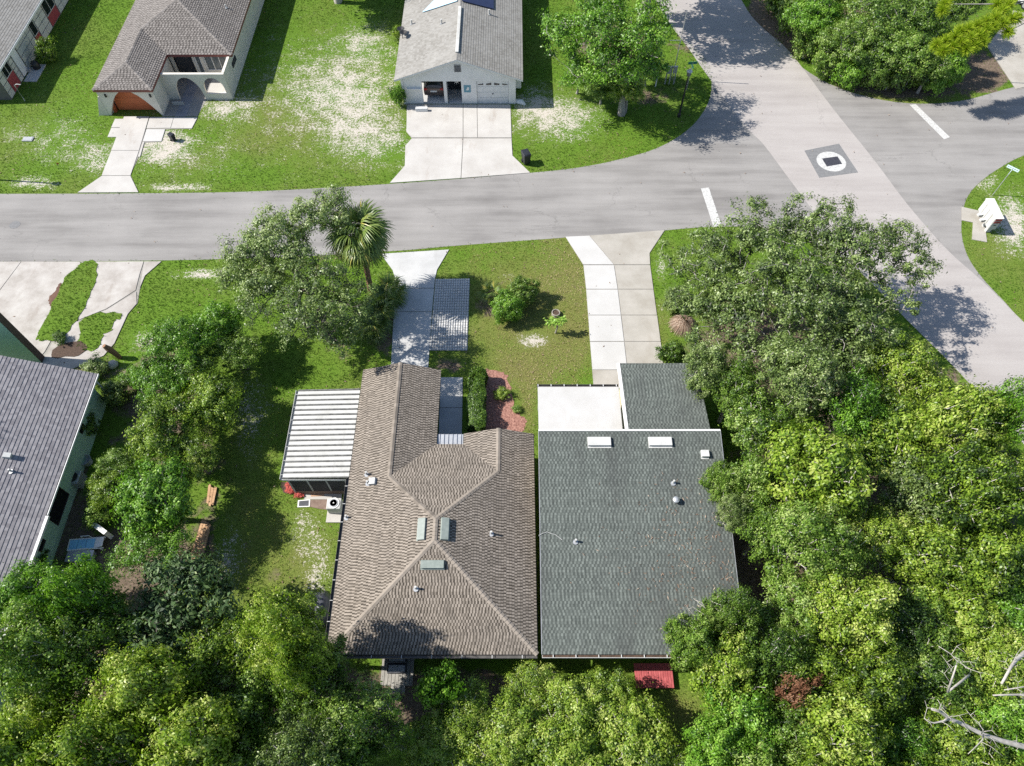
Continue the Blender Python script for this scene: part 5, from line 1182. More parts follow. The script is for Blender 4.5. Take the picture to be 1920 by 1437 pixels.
# --- trees filling the near left corner
gl = 'trees behind the brown roofed house near the mint green house'
plant(bigleaf, 'magnolia_tree', 'glossy dark leaved magnolia tree behind the fallen timber planks', 'tree', 335, 1130, 112, 'leaf_dark', 'bark_dark', None, 1.0, 0.4)
for px, py, r, k, leaf in [(50, 1110, 74, puffy[0], 'leaf_bright'), (145, 1112, 58, puffy[2], 'leaf_bright'), (60, 1220, 100, oak[0], 'leaf_green'), (190, 1210, 92, puffy[1], 'leaf_green'), (270, 1290, 100, oak[1], 'leaf_yellow'), (70, 1340, 100, puffy[2], 'leaf_yellow'), (400, 1240, 84, oak[2], 'leaf_yellow'),
                           (535, 1185, 84, puffy[1], 'leaf_yellow'), (560, 1235, 70, oak[2], 'leaf_yellow'), (590, 1270, 78, oak[0], 'leaf_green'), (470, 1330, 96, oak[1], 'leaf_green'), (660, 1345, 80, airy, 'leaf_green'), (360, 1390, 96, puffy[0], 'leaf_yellow'), (180, 1400, 96, oak[2], 'leaf_yellow'), (560, 1420, 90, airy, 'leaf_oak'), (730, 1390, 50, airy, 'leaf_green'), (30, 1440, 90, oak[1], 'leaf_yellow'), (280, 1470, 90, puffy[2], 'leaf_yellow'), (450, 1470, 90, oak[0], 'leaf_green'), (640, 1460, 70, oak[2], 'leaf_green')]:
    where = 'shading the low corner of the brown roof' if 500 < px < 620 and py < 1290 else 'beside the rear plank landing' if px > 620 else 'next to the magnolia tree' if 240 < px < 500 and py < 1345 else 'in the thicket below the violet grey roof' if px < 240 else 'in the thicket between the magnolia and the rear landing'
    lab = {'leaf_bright': 'vivid green tree beside the corner of the violet grey roof', 'leaf_green': 'deep green tree ' + where, 'leaf_yellow': 'light green tree ' + where, 'leaf_oak': 'thin grey green tree ' + where}[leaf]
    plant(k, 'tree', lab, 'tree', px, py, r, leaf, 'bark_grey', lab + 's', rnd.uniform(0.9, 1.1), None, 7.0 if 500 < px < 620 and py < 1260 else rnd.choice([3.8, 4.8, 6.0]))
# --- trees along the back of the two houses
gb = 'trees along the back gardens behind the two roofs'
for px, py, r, k, leaf in [(868, 1345, 72, puffy[1], 'leaf_yellow'), (1000, 1290, 62, oak[0], 'leaf_yellow'), (960, 1390, 82, puffy[2], 'leaf_yellow'), (1080, 1340, 76, oak[2], 'leaf_yellow'), (1150, 1300, 56, oak[1], 'leaf_yellow'), (1180, 1380, 80, puffy[0], 'leaf_yellow'), (1060, 1430, 80, oak[1], 'leaf_yellow'), (815, 1415, 66, puffy[0], 'leaf_yellow'), (1230, 1450, 70, oak[0], 'leaf_yellow'), (920, 1480, 80, oak[2], 'leaf_yellow')]:
    plant(k, 'tree', ('yellow green tree between the rear landing and the gap of the two roofs' if px < 940 else 'yellow green tree against the eave of the slate grey roof beside the red deck' if py < 1345 else 'yellow green tree standing further out from the rear eave of the slate grey roof'), 'tree', px, py, r, leaf, 'bark_pale', gb + ('' if px < 940 else ' near' if py < 1345 else ' far'), rnd.uniform(0.85, 1.0))
plant(shrub[1], 'young_tree', 'small vivid green young tree on the bare soil by the rear steps', 'tree', 822, 1288, 46, 'leaf_bright', 'bark_grey', None, 2.8)
plant(shrub[0], 'bush', 'small vivid green bush on the bare soil beside the young tree', 'bush', 838, 1262, 20, 'leaf_bright', 'bark_grey', None, 2.0)

# --- across the street
def far_tree():
    base = G(1165, 215); Lb = []
    for px, py, r, z in [(1060, 70, 50, 6.0), (1130, 50, 66, 7.6), (1200, 70, 56, 7.2), (1150, 110, 60, 5.8), (1090, 130, 42, 4.4), (1220, 30, 44, 7.4), (1120, -10, 60, 7.8), (1040, 40, 34, 5.0), (1210, 115, 44, 5.2)]:
        g = G(px, py, z); m = r * depth_at(px, py, z) / FOC; Lb.append((g.x - base.x, g.y - base.y, z, m, m, m * 0.55))
    tv, tf, V, F, tint = grow(113, Lb, 2.6, 360, 120, 0.17, 0.55, 0.7, 0.26, 0.45, -0.8, 0.014)
    t = thing('oak_tree', 'broad vivid green oak on the lawn between the white garage and the street corner', 'tree', base); b = np.array(base)
    np_mesh('trunk', tv + b, tf, 'bark_grey', t); np_mesh('crown', V + b, F, 'leaf_bright', t, tint)
far_tree()
plant(puffy[0], 'tree', 'small light green tree in front of the broad oak beside the utility rack', 'tree', 1180, 160, 44, 'leaf_yellow', 'bark_grey', None, 0.9)
for px, py, r, lf in [(1085, 140, 34, 'leaf_bright'), (1130, 160, 34, 'leaf_green'), (1215, 130, 30, 'leaf_bright')]:
    plant(puffy[rnd.randrange(3)], 'shrubby_tree', 'low shrubby growth under the broad oak beside the white garage', 'tree', px, py, r, lf, 'bark_grey', 'shrubby growth under the broad oak', 0.8)
gc = 'trees of the corner wood across the junction'
for px, py, r in [(1490, 20, 34), (1520, 70, 34), (1560, 105, 34), (1600, 130, 30), (1640, 125, 34), (1680, 130, 34), (1720, 125, 34), (1755, 135, 30), (1790, 130, 26), (1575, 60, 36), (1620, 90, 36), (1780, 90, 36), (1470, -20, 36)]:
    plant(shrub[rnd.randrange(2)], 'bush', 'tall leafy bush filling the edge of the corner wood', 'bush', px, py, r, rnd.choice(['leaf_green', 'leaf_bright', 'leaf_green']), 'bark_grey', 'tall bushes filling the corner wood edge', 1.5)
for px, py, r, k, leaf in [(1530, 25, 52, puffy[0], 'leaf_bright'), (1590, 70, 56, puffy[1], 'leaf_green'), (1650, 30, 66, oak[0], 'leaf_green'), (1640, 105, 44, puffy[2], 'leaf_green'), (1700, 90, 52, oak[1], 'leaf_green'), (1725, 30, 56, oak[2], 'leaf_green'), (1560, -30, 60, oak[1], 'leaf_green'), (1800, -10, 56, oak[0], 'leaf_green'), (1690, -40, 70, puffy[1], 'leaf_green'), (1750, 120, 40, puffy[0], 'leaf_green'), (1545, 90, 30, shrub[0], 'leaf_bright'), (1585, 118, 26, shrub[1], 'leaf_bright')]:
    lab = 'deep green tree in the corner wood across the junction' if leaf == 'leaf_green' else 'vivid green leafy edge growth of the corner wood across the junction'
    plant(k, 'tree', lab, 'tree', px, py, r, leaf, 'bark_grey', gc + ', ' + leaf[5:], rnd.uniform(0.9, 1.1))
for px, py, r in [(1640, 140, 20), (1670, 150, 16), (1690, 140, 18), (1615, 130, 16), (1720, 150, 14), (1765, 150, 18)]:
    plant(shrub[1], 'bush', 'low light green undergrowth bush along the edge of the corner wood', 'bush', px, py, r, 'leaf_yellow', 'bark_grey', 'undergrowth bushes along the corner wood')
use(oak[1], 'tree', 'tree whose shade falls on the lawn between the arched house and the white gabled house', 'tree', G2(634, 4) + (0,), 1.5, 0.4, 'leaf_green', 'bark_pale')
plant(oak[2], 'tree', 'tall tree beside the far end of the cross street', 'tree', 1235, -150, 120, 'leaf_green', 'bark_grey', None, 1.1)
use(airy, 'tree', 'tree whose thin shade falls across the violet grey roof', 'tree', (-38.5, 19.5, 0), (1.3, 1.3, 1.9), 0.8, 'leaf_green')

# --- lime green pine bough reaching in at the corner driveway
def pine():
    base = G(1950, 100); top = Vector((base.x + 0.4, base.y + 0.5, 8.0)); t = thing('pine_tree', 'lime green pine reaching over the shaded driveway at the corner wood', 'tree', base)
    R = np.random.default_rng(9); cs = []
    for px, py, z in [(1757, 84, 5.6), (1768, 96, 5.5), (1772, 78, 5.7), (1785, 88, 5.6), (1790, 70, 5.9), (1800, 60, 6.0), (1802, 80, 5.8), (1815, 55, 6.2), (1818, 72, 6.0), (1832, 48, 6.3), (1835, 66, 6.1), (1848, 58, 6.2), (1848, 42, 6.4), (1862, 50, 6.3), (1866, 34, 6.5), (1878, 22, 6.6), (1880, 44, 6.4), (1890, 10, 6.7), (1896, 36, 6.4), (1906, 34, 6.3), (1772, 8, 6.4), (1780, -6, 6.4), (1768, 20, 6.2), (1900, -6, 6.8), (1870, 8, 6.6), (1826, 86, 5.7), (1812, 92, 5.6), (1842, 78, 5.8), (1890, 60, 6.0)]:
        cs.append(G(px, py, z))
    mb = MB(); mb.tube([base, base + Vector((0.1, 0.2, 4)), top], [0.24, 0.2, 0.1], 8)
    for end, mid in ((cs[0], cs[11]), (cs[20], cs[24]), (cs[17], None), (cs[28], None)):
        st = base + Vector((0.1, 0.3, 5.0)); pts = [st] + ([mid] if mid is not None else []) + [end]
        mb.tube(pts, [0.08] + ([0.05] if mid is not None else []) + [0.02], 6)
    mb.build('trunk', 'bark_grey', t)
    C, nd = [], []
    Cc = np.array([tuple(c) for c in cs]); idx = np.repeat(np.arange(len(cs)), 420); d = R.normal(size=(len(idx), 3)); d /= np.linalg.norm(d, axis=1, keepdims=True)
    c0 = Cc[idx] + d * 0.06; L = 0.55 * R.uniform(0.6, 1.1, (len(idx), 1)); tip = c0 + d * L
    w = np.cross(d, R.normal(size=d.shape)); w /= np.linalg.norm(w, axis=1, keepdims=True); w *= 0.022
    V = np.stack([c0 - w, c0 + w, tip + w * 0.4, tip - w * 0.4], 1).reshape(-1, 3)
    np_mesh('crown', V, np.arange(len(V)).reshape(-1, 4), 'leaf_pine', t, np.clip(R.normal(0.5, 0.2, len(idx)), 0, 1))
pine()

# --- palm with fan fronds
def frond_mesh(seed, petiole=0.8, blades=30, blade=0.85, spread=2.2, droop=0.6, width=0.032, tint0=0.5):
    R = np.random.default_rng(seed); vs, fs, tn = [], [], []
    def strip(P, w, side, tv):
        b = len(vs)
        for p, ww in zip(P, w): vs.extend([p - side * ww, p + side * ww])
        for i in range(len(P) - 1): fs.append((b + 2 * i, b + 2 * i + 1, b + 2 * i + 3, b + 2 * i + 2)); tn.append(tv)
    strip([np.array([0, 0, 0.]), np.array([petiole * 0.5, 0, 0.03]), np.array([petiole, 0, 0.0])], [0.025, 0.018, 0.014], np.array([0, 1, 0.]), 0.7)
    for k in range(blades):
        a = -spread + 2 * spread * (k + 0.5) / blades + R.normal() * 0.03; L = blade * (1 - 0.35 * abs(a) / spread) * R.uniform(0.88, 1.08)
        d = np.array([math.cos(a), math.sin(a), 0.12 * math.cos(3 * a)]); s = np.array([-math.sin(a), math.cos(a), 0.25]); o = np.array([petiole * (0.95), 0, 0])
        dr = droop * R.uniform(0.6, 1.4)
        strip([o, o + d * L * 0.45 + np.array([0, 0, 0.04]), o + d * L * 0.8 - np.array([0, 0, dr * 0.3 * L]), o + d * L - np.array([0, 0, dr * L])], [0.008, width, width * 0.6, 0.003], s, np.clip(tint0 + R.normal(0, 0.15), 0, 1))
    return np.array(vs), np.array(fs), np.array(tn)
FR = []
for sd, tn in ((1, 0.55), (2, 0.45), (3, 0.72), (4, 0.97)):
    v, f, tt = frond_mesh(sd, tint0=tn); FR.append(np_mesh('frond', v, f, 'leaf_palm', tint=tt, do_link=False))
def palm(name, label, base, h, nfr, scale, trunk_r=0.16, low=-0.9, group=None, dry=2, bark='bark_palm'):
    t = thing(name, label, 'palm' if h > 1 else 'palmetto', base, group); R = random.Random(int(base.x * 100)); top = Vector((base.x, base.y, h))
    mb = MB(); 
    if h > 1:
        pts = [Vector(base) + Vector((0.12 * math.sin(2.2 * k / 8), 0.05 * math.sin(3 * k / 8), h * k / 8)) for k in range(9)]; rr = [trunk_r * (1.25 - 0.3 * k / 8 + 0.06 * (k % 2)) for k in range(9)]
        mb.tube(pts, rr, 9); top = pts[-1]
    else: mb.tube([Vector(base), Vector(base) + Vector((0, 0, max(h, 0.15)))], trunk_r, 7)
    mb.build('trunk', bark, t)
    for k in range(nfr):
        el = 1.25 - (1.25 - low) * ((k + 0.5) / nfr) ** 0.85 + R.uniform(-0.12, 0.12); az = k * 2.39996 + R.uniform(-0.2, 0.2)
        o = FR[3 if k >= nfr - dry else R.randrange(3)].copy(); link(o, t); s = scale * R.uniform(0.85, 1.1)
        o.matrix_local = Matrix.Translation(top - Vector(base)) @ Matrix.Rotation(az, 4, 'Z') @ Matrix.Rotation(-el, 4, 'Y') @ Matrix.Rotation(R.uniform(-0.4, 0.4), 4, 'X') @ Matrix.Scale(s, 4)
palm('palm_tree', 'fan palm with reddish trunk standing between the oaks and the driveway', G(695, 545), 5.4, 58, 1.42, low=-1.3, dry=6)
gp = 'palmettos under the palm'
for px, py in ((722, 572), (712, 598), (735, 555), (700, 620)):
    palm('palmetto', 'low dark green palmetto under the palm beside the grey driveway', G(px, py), 0.3, 11, 0.95, 0.08, 0.1, gp, 0)
palm('palmetto', 'low palmetto beside the clipped round bushes', G(922, 556), 0.25, 9, 0.7, 0.07, 0.1, None, 0)

# --- dead pale limbs in the wood
def limbs(name, label, base, paths, r0=0.12, mat='bark_pale'):
    t = thing(name, label, 'dead tree', base); mb = MB(); lift = 0.5 if base.x > 12 else 0.3
    trunk_top = None
    for i, (pts, z0, z1, ra, rb) in enumerate(paths):
        P = [G(px, py, lift + z0 + (z1 - z0) * k / (len(pts) - 1)) for k, (px, py) in enumerate(pts)]
        if i == 0: mb.tube([Vector(base), (Vector(base) + P[0]) / 2 + Vector((0.1, 0, 0.8)), P[0]], [ra, ra * 0.8, ra * 0.62], 8); P_ = P
        mb.tube(P, [0.85 * (ra + (rb - ra) * k / (len(P) - 1)) for k in range(len(P))], 7)
        Rl = random.Random(i * 7 + len(pts))
        for k in range(len(P)):
            j = Rl.randrange(len(P) - 1); q = P[j].lerp(P[j + 1], Rl.random()); dv = Vector((Rl.uniform(-1, 1), Rl.uniform(-1, 1), Rl.uniform(-0.1, 0.7))) * Rl.uniform(0.3, 0.8)
            e = q + dv * 0.55 + Vector((Rl.uniform(-0.1, 0.1), Rl.uniform(-0.1, 0.1), 0.05)); mb.tube([q, e, q + dv], [0.013, 0.009, 0.004], 4); mb.tube([e, e + Vector((dv.y, -dv.x, dv.z)) * 0.5], [0.009, 0.004], 4)
    mb.build('trunk', mat, t, smooth=True)
limbs('dead_tree', 'bare pale dead limb sprawling over the yellow green trees of the wood', G(2010, 1400), [([(1960, 1412), (1920, 1400), (1880, 1390), (1844, 1378), (1801, 1356), (1781, 1348), (1761, 1334), (1747, 1330)], 5.0, 7.6, 0.15, 0.05), ([(1781, 1348), (1766, 1353), (1751, 1356), (1740, 1353), (1733, 1347)], 7.3, 7.6, 0.05, 0.015), ([(1844, 1378), (1842, 1388), (1828, 1402), (1815, 1414)], 6.5, 7.0, 0.04, 0.012), ([(1840, 1377), (1844, 1368), (1838, 1362)], 6.5, 7.2, 0.025, 0.01), ([(1760, 1334), (1764, 1322), (1758, 1312)], 7.4, 7.9, 0.03, 0.01)])
limbs('dead_tree', 'forked pale dead limb beside the right edge of the wood', G(2000, 1300), [([(1970, 1200), (1920, 1225), (1905, 1238), (1896, 1250), (1878, 1282)], 5.6, 7.5, 0.13, 0.05), ([(1960, 1285), (1920, 1288), (1883, 1294)], 6.2, 7.4, 0.05, 0.02), ([(1950, 1303), (1920, 1303), (1890, 1303), (1862, 1304)], 6.4, 7.3, 0.07, 0.03)])
limbs('dead_tree', 'thin bare broken limb among the yellow green trees of the wood', G(1810, 1250), [([(1777, 1298), (1786, 1270), (1793, 1248)], 6.2, 7.6, 0.06, 0.03), ([(1793, 1248), (1795, 1240), (1782, 1226), (1760, 1212)], 7.3, 7.9, 0.03, 0.012), ([(1795, 1240), (1808, 1248), (1811, 1253)], 7.3, 7.6, 0.025, 0.01)])
limbs('dead_tree', 'bare whitish twigs hanging over the corner of the slate grey roof', G(1390, 1170), [([(1372, 1180), (1345, 1160), (1322, 1140), (1300, 1122)], 3.6, 4.6, 0.035, 0.008), ([(1345, 1160), (1320, 1152), (1298, 1138)], 3.9, 4.5, 0.02, 0.006), ([(1360, 1170), (1345, 1145), (1332, 1124)], 3.8, 4.6, 0.02, 0.006), ([(1350, 1175), (1322, 1172), (1302, 1158)], 3.8, 4.2, 0.02, 0.006)])
# --- clipped bushes, hedge, sapling and bedding shrubs
plant(ball, 'round_bush', 'clipped round bush on the lawn, the lighter of a pair', 'bush', 953, 576, 33, 'leaf_bright', 'bark_dark', None, 0.95)
plant(ball, 'round_bush', 'clipped round bush on the lawn, the darker of a pair', 'bush', 978, 548, 31, 'leaf_green', 'bark_dark', None, 0.95)
def hedge():
    x0, x1, y0, y1, h = -2.62, -1.62, 19.6, 23.7, 1.15
    t = thing('hedge', 'narrow clipped green hedge between the entry path and the red mulch', 'hedge', ((x0 + x1) / 2, (y0 + y1) / 2, 0)); R = np.random.default_rng(77); N = 17000
    P = R.random((N, 3)) * 2 - 1; f = R.integers(0, 5, N); sg = np.sign(R.random(N) - 0.5)
    d = 1 - np.abs(R.normal(0, 0.12, N))
    P[f == 0, 0] = -d[f == 0]; P[f == 1, 0] = d[f == 1]; m = f >= 2; m2 = (f == 2); P[m2, 1] = (sg * d)[m2]; P[(f > 2), 2] = d[f > 2]
    C = np.stack([(x0 + x1) / 2 + P[:, 0] * (x1 - x0) / 2, (y0 + y1) / 2 + P[:, 1] * (y1 - y0) / 2, h / 2 + P[:, 2] * h / 2], 1)
    C += (np.stack([vnoise(C[:, 1] * 2, C[:, 2] * 2), vnoise(C[:, 0] * 3, C[:, 1] * 2 + 9), vnoise(C[:, 0] * 3 + 4, C[:, 1] * 2)], 1) - 0.5) * 0.3
    V = leaf_quads(C, None, P * 0.8 + R.normal(size=(N, 3)) * 0.5 + np.array([0, 0, 0.5]), R, 0.1, 0.55)
    np_mesh('foliage', V, np.arange(len(V)).reshape(-1, 4), 'leaf_green', t, np.clip(R.normal(0.45, 0.2, N), 0, 1))
    mb = MB()
    for k in range(9): mb.tube([((x0 + x1) / 2, y0 + 0.3 + 0.45 * k, 0), ((x0 + x1) / 2 + rnd.uniform(-0.2, 0.2), y0 + 0.3 + 0.45 * k, 0.9)], 0.03, 5)
    mb.box((x0 + x1) / 2 - 0.03, y0 + 0.2, 0.25, (x0 + x1) / 2 + 0.03, y1 - 0.2, 0.3)
    mb.build('stems', 'bark_dark', t)
hedge()
t = thing('sapling', 'young sapling with a few light green leaves casting a thin shadow on the lawn', 'sapling', G(1041, 625)); b = G(1041, 625); R = np.random.default_rng(88)
MB().tube([b, b + Vector((0.12, 0.02, 0.6)), b + Vector((0.2, 0.0, 1.25))], [0.05, 0.04, 0.02], 6).tube([b + Vector((0.12, 0.02, 0.6)), b + Vector((-0.25, 0.1, 1.2))], [0.03, 0.015], 5).build('trunk', 'bark_grey', t)
cl = np.array([[-0.25, 0.1, 1.2], [0.2, 0, 1.3], [-0.05, 0.05, 1.25], [0.4, 0.1, 1.35], [-0.4, 0, 1.1]]) + np.array(b); idx = np.repeat(np.arange(5), 40); C = cl[idx] + R.normal(size=(200, 3)) * np.array([0.16, 0.14, 0.1])
V = leaf_quads(C, None, R.normal(size=(200, 3)) * 0.5 + np.array([0, 0, 1]), R, 0.2, 0.5, 0.2); np_mesh('crown', V, np.arange(len(V)).reshape(-1, 4), 'leaf_bright', t, np.clip(R.normal(0.8, 0.15, 200), 0, 1))
for px, py, r, lab, leaf, zs in [(940, 738, 15, 'small round shrub planted in the red mulch bed', 'leaf_yellow', 0.8), (969, 767, 9, 'tiny shrub planted in the red mulch bed', 'leaf_green', 0.8), (746, 176, 17, 'tall vivid green shrub against the corner post of the white carport', 'leaf_bright', 1.8), (748, 62, 14, 'yellow green shrub under the eave of the white gabled house', 'leaf_yellow', 1.8), (84, 92, 18, 'yellow green shrub in front of the cream wall panels', 'leaf_yellow', 1.6),
                                 (110, 632, 16, 'small green bush at the end of the grass strip between the old driveways', 'leaf_green', 0.8), (185, 960, 30, 'low dark bush against the mint green wall', 'leaf_green', 1.2), (160, 800, 26, 'shaded bush below the mint green eave', 'leaf_green', 1.3), (215, 735, 30, 'sparse grey bush at the corner of the mint green house', 'leaf_oak', 1.3), (175, 690, 24, 'straggly grey shrub in the shade of the violet grey roof', 'leaf_oak', 0.8), (60, 1060, 30, 'bright green shrub at the low corner of the violet grey roof', 'leaf_bright', 1.3),
                                 (885, 215, 0.1, '', '', 0), (550, 262, 0.1, '', '', 0), (250, 705, 26, 'light green shrub beside the leaning palm stump', 'leaf_bright', 0.8), (1265, 560, 26, 'grey green shrub under the spreading oak beside the beige driveway', 'leaf_oak', 1.2), (1260, 660, 30, 'leafy low shrub beside the slate grey garage roof', 'leaf_green', 1.3)]:
    if lab: plant(shrub[rnd.randrange(2)], 'shrub', lab, 'shrub', px, py, r, leaf, 'bark_grey', None, zs)
def tuft(name, label, base, r, h, n, mat, seed):
    R = np.random.default_rng(seed); az = R.random(n) * 6.283; lean = R.random(n) ** 0.6; d = np.stack([np.cos(az), np.sin(az), np.zeros(n)], 1); b = np.array(base) + d * (r * 0.15 * R.random((n, 1)))
    mid = b + d * (lean * r * 0.5)[:, None] + np.array([0, 0, 1.0]) * (h * (1 - 0.4 * lean))[:, None]; tip = b + d * (lean * r)[:, None] + np.array([0, 0, 1.0]) * (h * (0.95 - 0.9 * lean))[:, None]
    s = np.stack([-np.sin(az), np.cos(az), np.zeros(n)], 1) * 0.015
    V = np.stack([b - s, b + s, mid + s, mid - s, mid - s, mid + s, tip + s * 0.2, tip - s * 0.2], 1).reshape(-1, 3)
    o = np_mesh(name, V, np.arange(len(V)).reshape(-1, 4), mat, None, np.repeat(R.random(n), 2)); tag(o, label, 'ornamental grass')
    return o
tuft('ornamental_grass', 'dry brown fountain grass clump beside the beige driveway', G(1280, 612), 0.95, 0.75, 1500, 'leaf_litter', 5)
p_ = G(536, 912); 
plant(shrub[1], 'flower_plant', 'red leaved plant in the bed at the patio corner', 'plant', 545, 914, 14, 'red_leaf', 'bark_dark', None, 0.5); plant(shrub[0], 'flower_plant', 'second lower red plant nearer the white door pad', 'plant', 561, 926, 10, 'red_leaf', 'bark_dark', None, 0.5)
# ------------------------------------------------------------------ vehicles
def car(name, label, loc, rot, paint, L=4.3, W=1.72):
    t = thing(name, label, 'car', loc); base = Vector(loc); t.rotation_euler = (0, 0, rot); BASE[t.name] = Vector((0, 0, 0))
    h = W / 2
    # stations along Y from the tail: (y, half width at sill, half width at belt, belt z, roof half width or None, roof z)
    st = [(0.0, 0.86, 0.84, 0.80, None, 0.86), (0.06, 0.97, 0.95, 0.95, None, 1.00), (0.22, 1.0, 0.98, 1.0, 0.66, 1.32), (0.6, 1.0, 0.98, 1.0, 0.72, 1.52), (1.5, 1.0, 0.99, 0.98, 0.74, 1.58), (2.3, 1.0, 0.99, 0.96, 0.73, 1.54), (2.75, 1.0, 0.98, 0.95, 0.70, 1.34), (3.15, 1.0, 0.97, 0.94, None, 1.00), (3.7, 0.99, 0.94, 0.86, None, 0.92), (4.15, 0.94, 0.86, 0.74, None, 0.80), (4.3, 0.8, 0.74, 0.62, None, 0.66)]
    mb = MB(); rings = []
    for y, a, b, bz, rw, rz in st:
        y -= L / 2; rw2 = (rw if rw else b * 0.86)
        prof = [(a * 0.9, 0.28), (a, 0.36), (a, 0.6), (b, bz), (rw2, rz - 0.06 if rw else rz - 0.02), (rw2 * 0.82, rz)]
        rings.append([(x * h, y, z) for x, z in prof] + [(-x * h, y, z) for x, z in prof[::-1]])
    n = len(rings[0]); vs = [v for r in rings for v in r]; fs = []
    for i in range(len(rings) - 1):
        for k in range(n): fs.append((i * n + k, i * n + (k + 1) % n, (i + 1) * n + (k + 1) % n, (i + 1) * n + k))
    fs += [tuple(range(n))[::-1], tuple((len(rings) - 1) * n + k for k in range(n))]
    mb.add(vs, fs); body = mb.build('body', paint, t, smooth=True); md = body.modifiers.new('sub', 'SUBSURF'); md.levels = 1; md.render_levels = 2
    y0 = -L / 2
    MB().hexa([(-0.56 * h * 1.25, y0 + 0.085, 1.02), (0.56 * h * 1.25, y0 + 0.085, 1.02), (0.5 * h * 1.2, y0 + 0.25, 1.38), (-0.5 * h * 1.2, y0 + 0.25, 1.38)], [(-0.56 * h * 1.25, y0 + 0.14, 1.0), (0.56 * h * 1.25, y0 + 0.14, 1.0), (0.5 * h * 1.2, y0 + 0.3, 1.36), (-0.5 * h * 1.2, y0 + 0.3, 1.36)]).build('rear_window', 'glass', t)
    MB().hexa([(-0.72 * h, y0 + 3.12, 0.99), (0.72 * h, y0 + 3.12, 0.99), (0.62 * h, y0 + 2.66, 1.42), (-0.62 * h, y0 + 2.66, 1.42)], [(-0.72 * h, y0 + 3.16, 1.02), (0.72 * h, y0 + 3.16, 1.02), (0.62 * h, y0 + 2.7, 1.46), (-0.62 * h, y0 + 2.7, 1.46)]).build('windscreen', 'glass', t)
    for sx in (-1, 1):
        MB().hexa([(sx * 0.9 * h, y0 + 0.55, 1.04), (sx * 0.92 * h, y0 + 2.75, 1.02), (sx * 0.76 * h, y0 + 2.5, 1.42), (sx * 0.76 * h, y0 + 0.7, 1.42)], [(sx * 0.96 * h, y0 + 0.55, 1.04), (sx * 0.97 * h, y0 + 2.75, 1.02), (sx * 0.8 * h, y0 + 2.5, 1.42), (sx * 0.8 * h, y0 + 0.7, 1.42)]).build('side_window', 'glass', t)
        MB().box(sx * 0.62 * h, y0 - 0.01, 0.78, sx * 0.93 * h, y0 + 0.16, 0.96).build('tail_light', 'light_red', t, bevel=0.02)
        MB().box(sx * h * 1.0, y0 + 2.6, 0.98, sx * (h + 0.16), y0 + 2.72, 1.1).build('mirror', paint, t, bevel=0.02)
        MB().box(sx * 0.55 * h, y0 + 4.16, 0.6, sx * 0.85 * h, y0 + 4.26, 0.7).build('headlight', 'glass_grey', t)
        for wy in (0.75, 3.35):
            mb = MB(); c = Vector((sx * (h - 0.1), y0 + wy, 0.32))
            mb.tube([c - Vector((0.1, 0, 0)), c + Vector((0.1, 0, 0))], 0.32, 18); w = mb.build('wheel', 'rubber', t)
            MB().tube([c + Vector((sx * 0.085, 0, 0)), c + Vector((sx * 0.112, 0, 0))], 0.2, 14).build('rim', 'metal_grey', w)
    MB().box(-0.26, y0 - 0.012, 0.62, 0.26, y0 + 0.02, 0.76).build('number_plate', 'white', t)
    MB().box(-h * 0.9, y0 - 0.04, 0.34, h * 0.9, y0 + 0.1, 0.52).build('rear_bumper', paint, t, bevel=0.04)
    return t
car('parked_car', 'taupe car parked tail out in the white carport', (-6.45, 53.15, 0.055), 0.0, 'car_paint')
p = G(1902, 6); car('parked_car', 'white car under the lime green pine on the corner driveway', (p.x + 0.4, p.y + 0.6, 0.05), 0.5, 'car_white')

# ------------------------------------------------------------------ street furniture
def lamp(label, base, h, group='black street lamps'):
    t = thing('street_lamp', label, 'street lamp', base, group); b = Vector(base)
    MB().lathe(tuple(b), [(0.14, 0), (0.14, 0.25), (0.09, 0.35), (0.075, 0.9), (0.06, h - 0.3), (0.05, h)], 10).build('post', 'metal_dark', t)
    MB().lathe(tuple(b + Vector((0, 0, h))), [(0.06, 0), (0.16, 0.08), (0.2, 0.4), (0.16, 0.42), (0.05, 0.42)], 10).build('lantern', 'glass_grey', t)
    MB().lathe(tuple(b + Vector((0, 0, h + 0.42))), [(0.24, 0), (0.22, 0.04), (0.08, 0.16), (0.02, 0.22)], 10).build('lamp_cap', 'metal_grey', t)
lamp('black street lamp with pale lantern on the shaded street corner', G(1272.7, 219), 3.7)
lamp('black street lamp throwing a long shadow across the lawn by the street', G(-14, 337), 4.4)
def sign(name, label, base, h, blade, mat, yaw, extra=None):
    t = thing(name, label, 'sign', base); b = Vector(base)
    MB().tube([b, b + Vector((0, 0, h))], 0.03, 6).build('post', 'metal_grey', t)
    c, s = math.cos(yaw), math.sin(yaw); d = Vector((c, s, 0)); n = Vector((-s, c, 0))
    for i, (bl, z) in enumerate(blade):
        if i % 2: d, n = n, d
        o = MB().obox(b + Vector((0, 0, z)), d * bl / 2, n * 0.012, (0, 0, 0.11)).build('name_blade', mat, t)
        if mat == 'sign_pale' and i == 0:
            for k in range(5): MB().obox(b + Vector((0, 0, z)) + d * (-0.3 + 0.15 * k) - n * 0.0135, d * 0.03, n * 0.001, (0, 0, 0.04)).build('lettering', 'sign_green', o)
    return t
sign('street_sign', 'green street name sign on a thin post behind the black street lamp', G(1287, 169), 2.55, [(0.75, 2.5), (0.75, 2.28)], 'sign_green', 0.1)
sign('street_sign', 'pale street name sign on a leaning post beside the white mailboxes', G(1861, 366), 2.6, [(0.85, 2.55), (0.6, 2.32)], 'sign_pale', -0.75)
t = thing('stop_sign', 'grey backed stop sign at the edge of the corner wood', 'sign', G(1692.7, 170.7)); b = G(1692.7, 170.7)
MB().tube([b, b + Vector((0, 0, 2.3))], 0.03, 6).build('post', 'metal_grey', t)
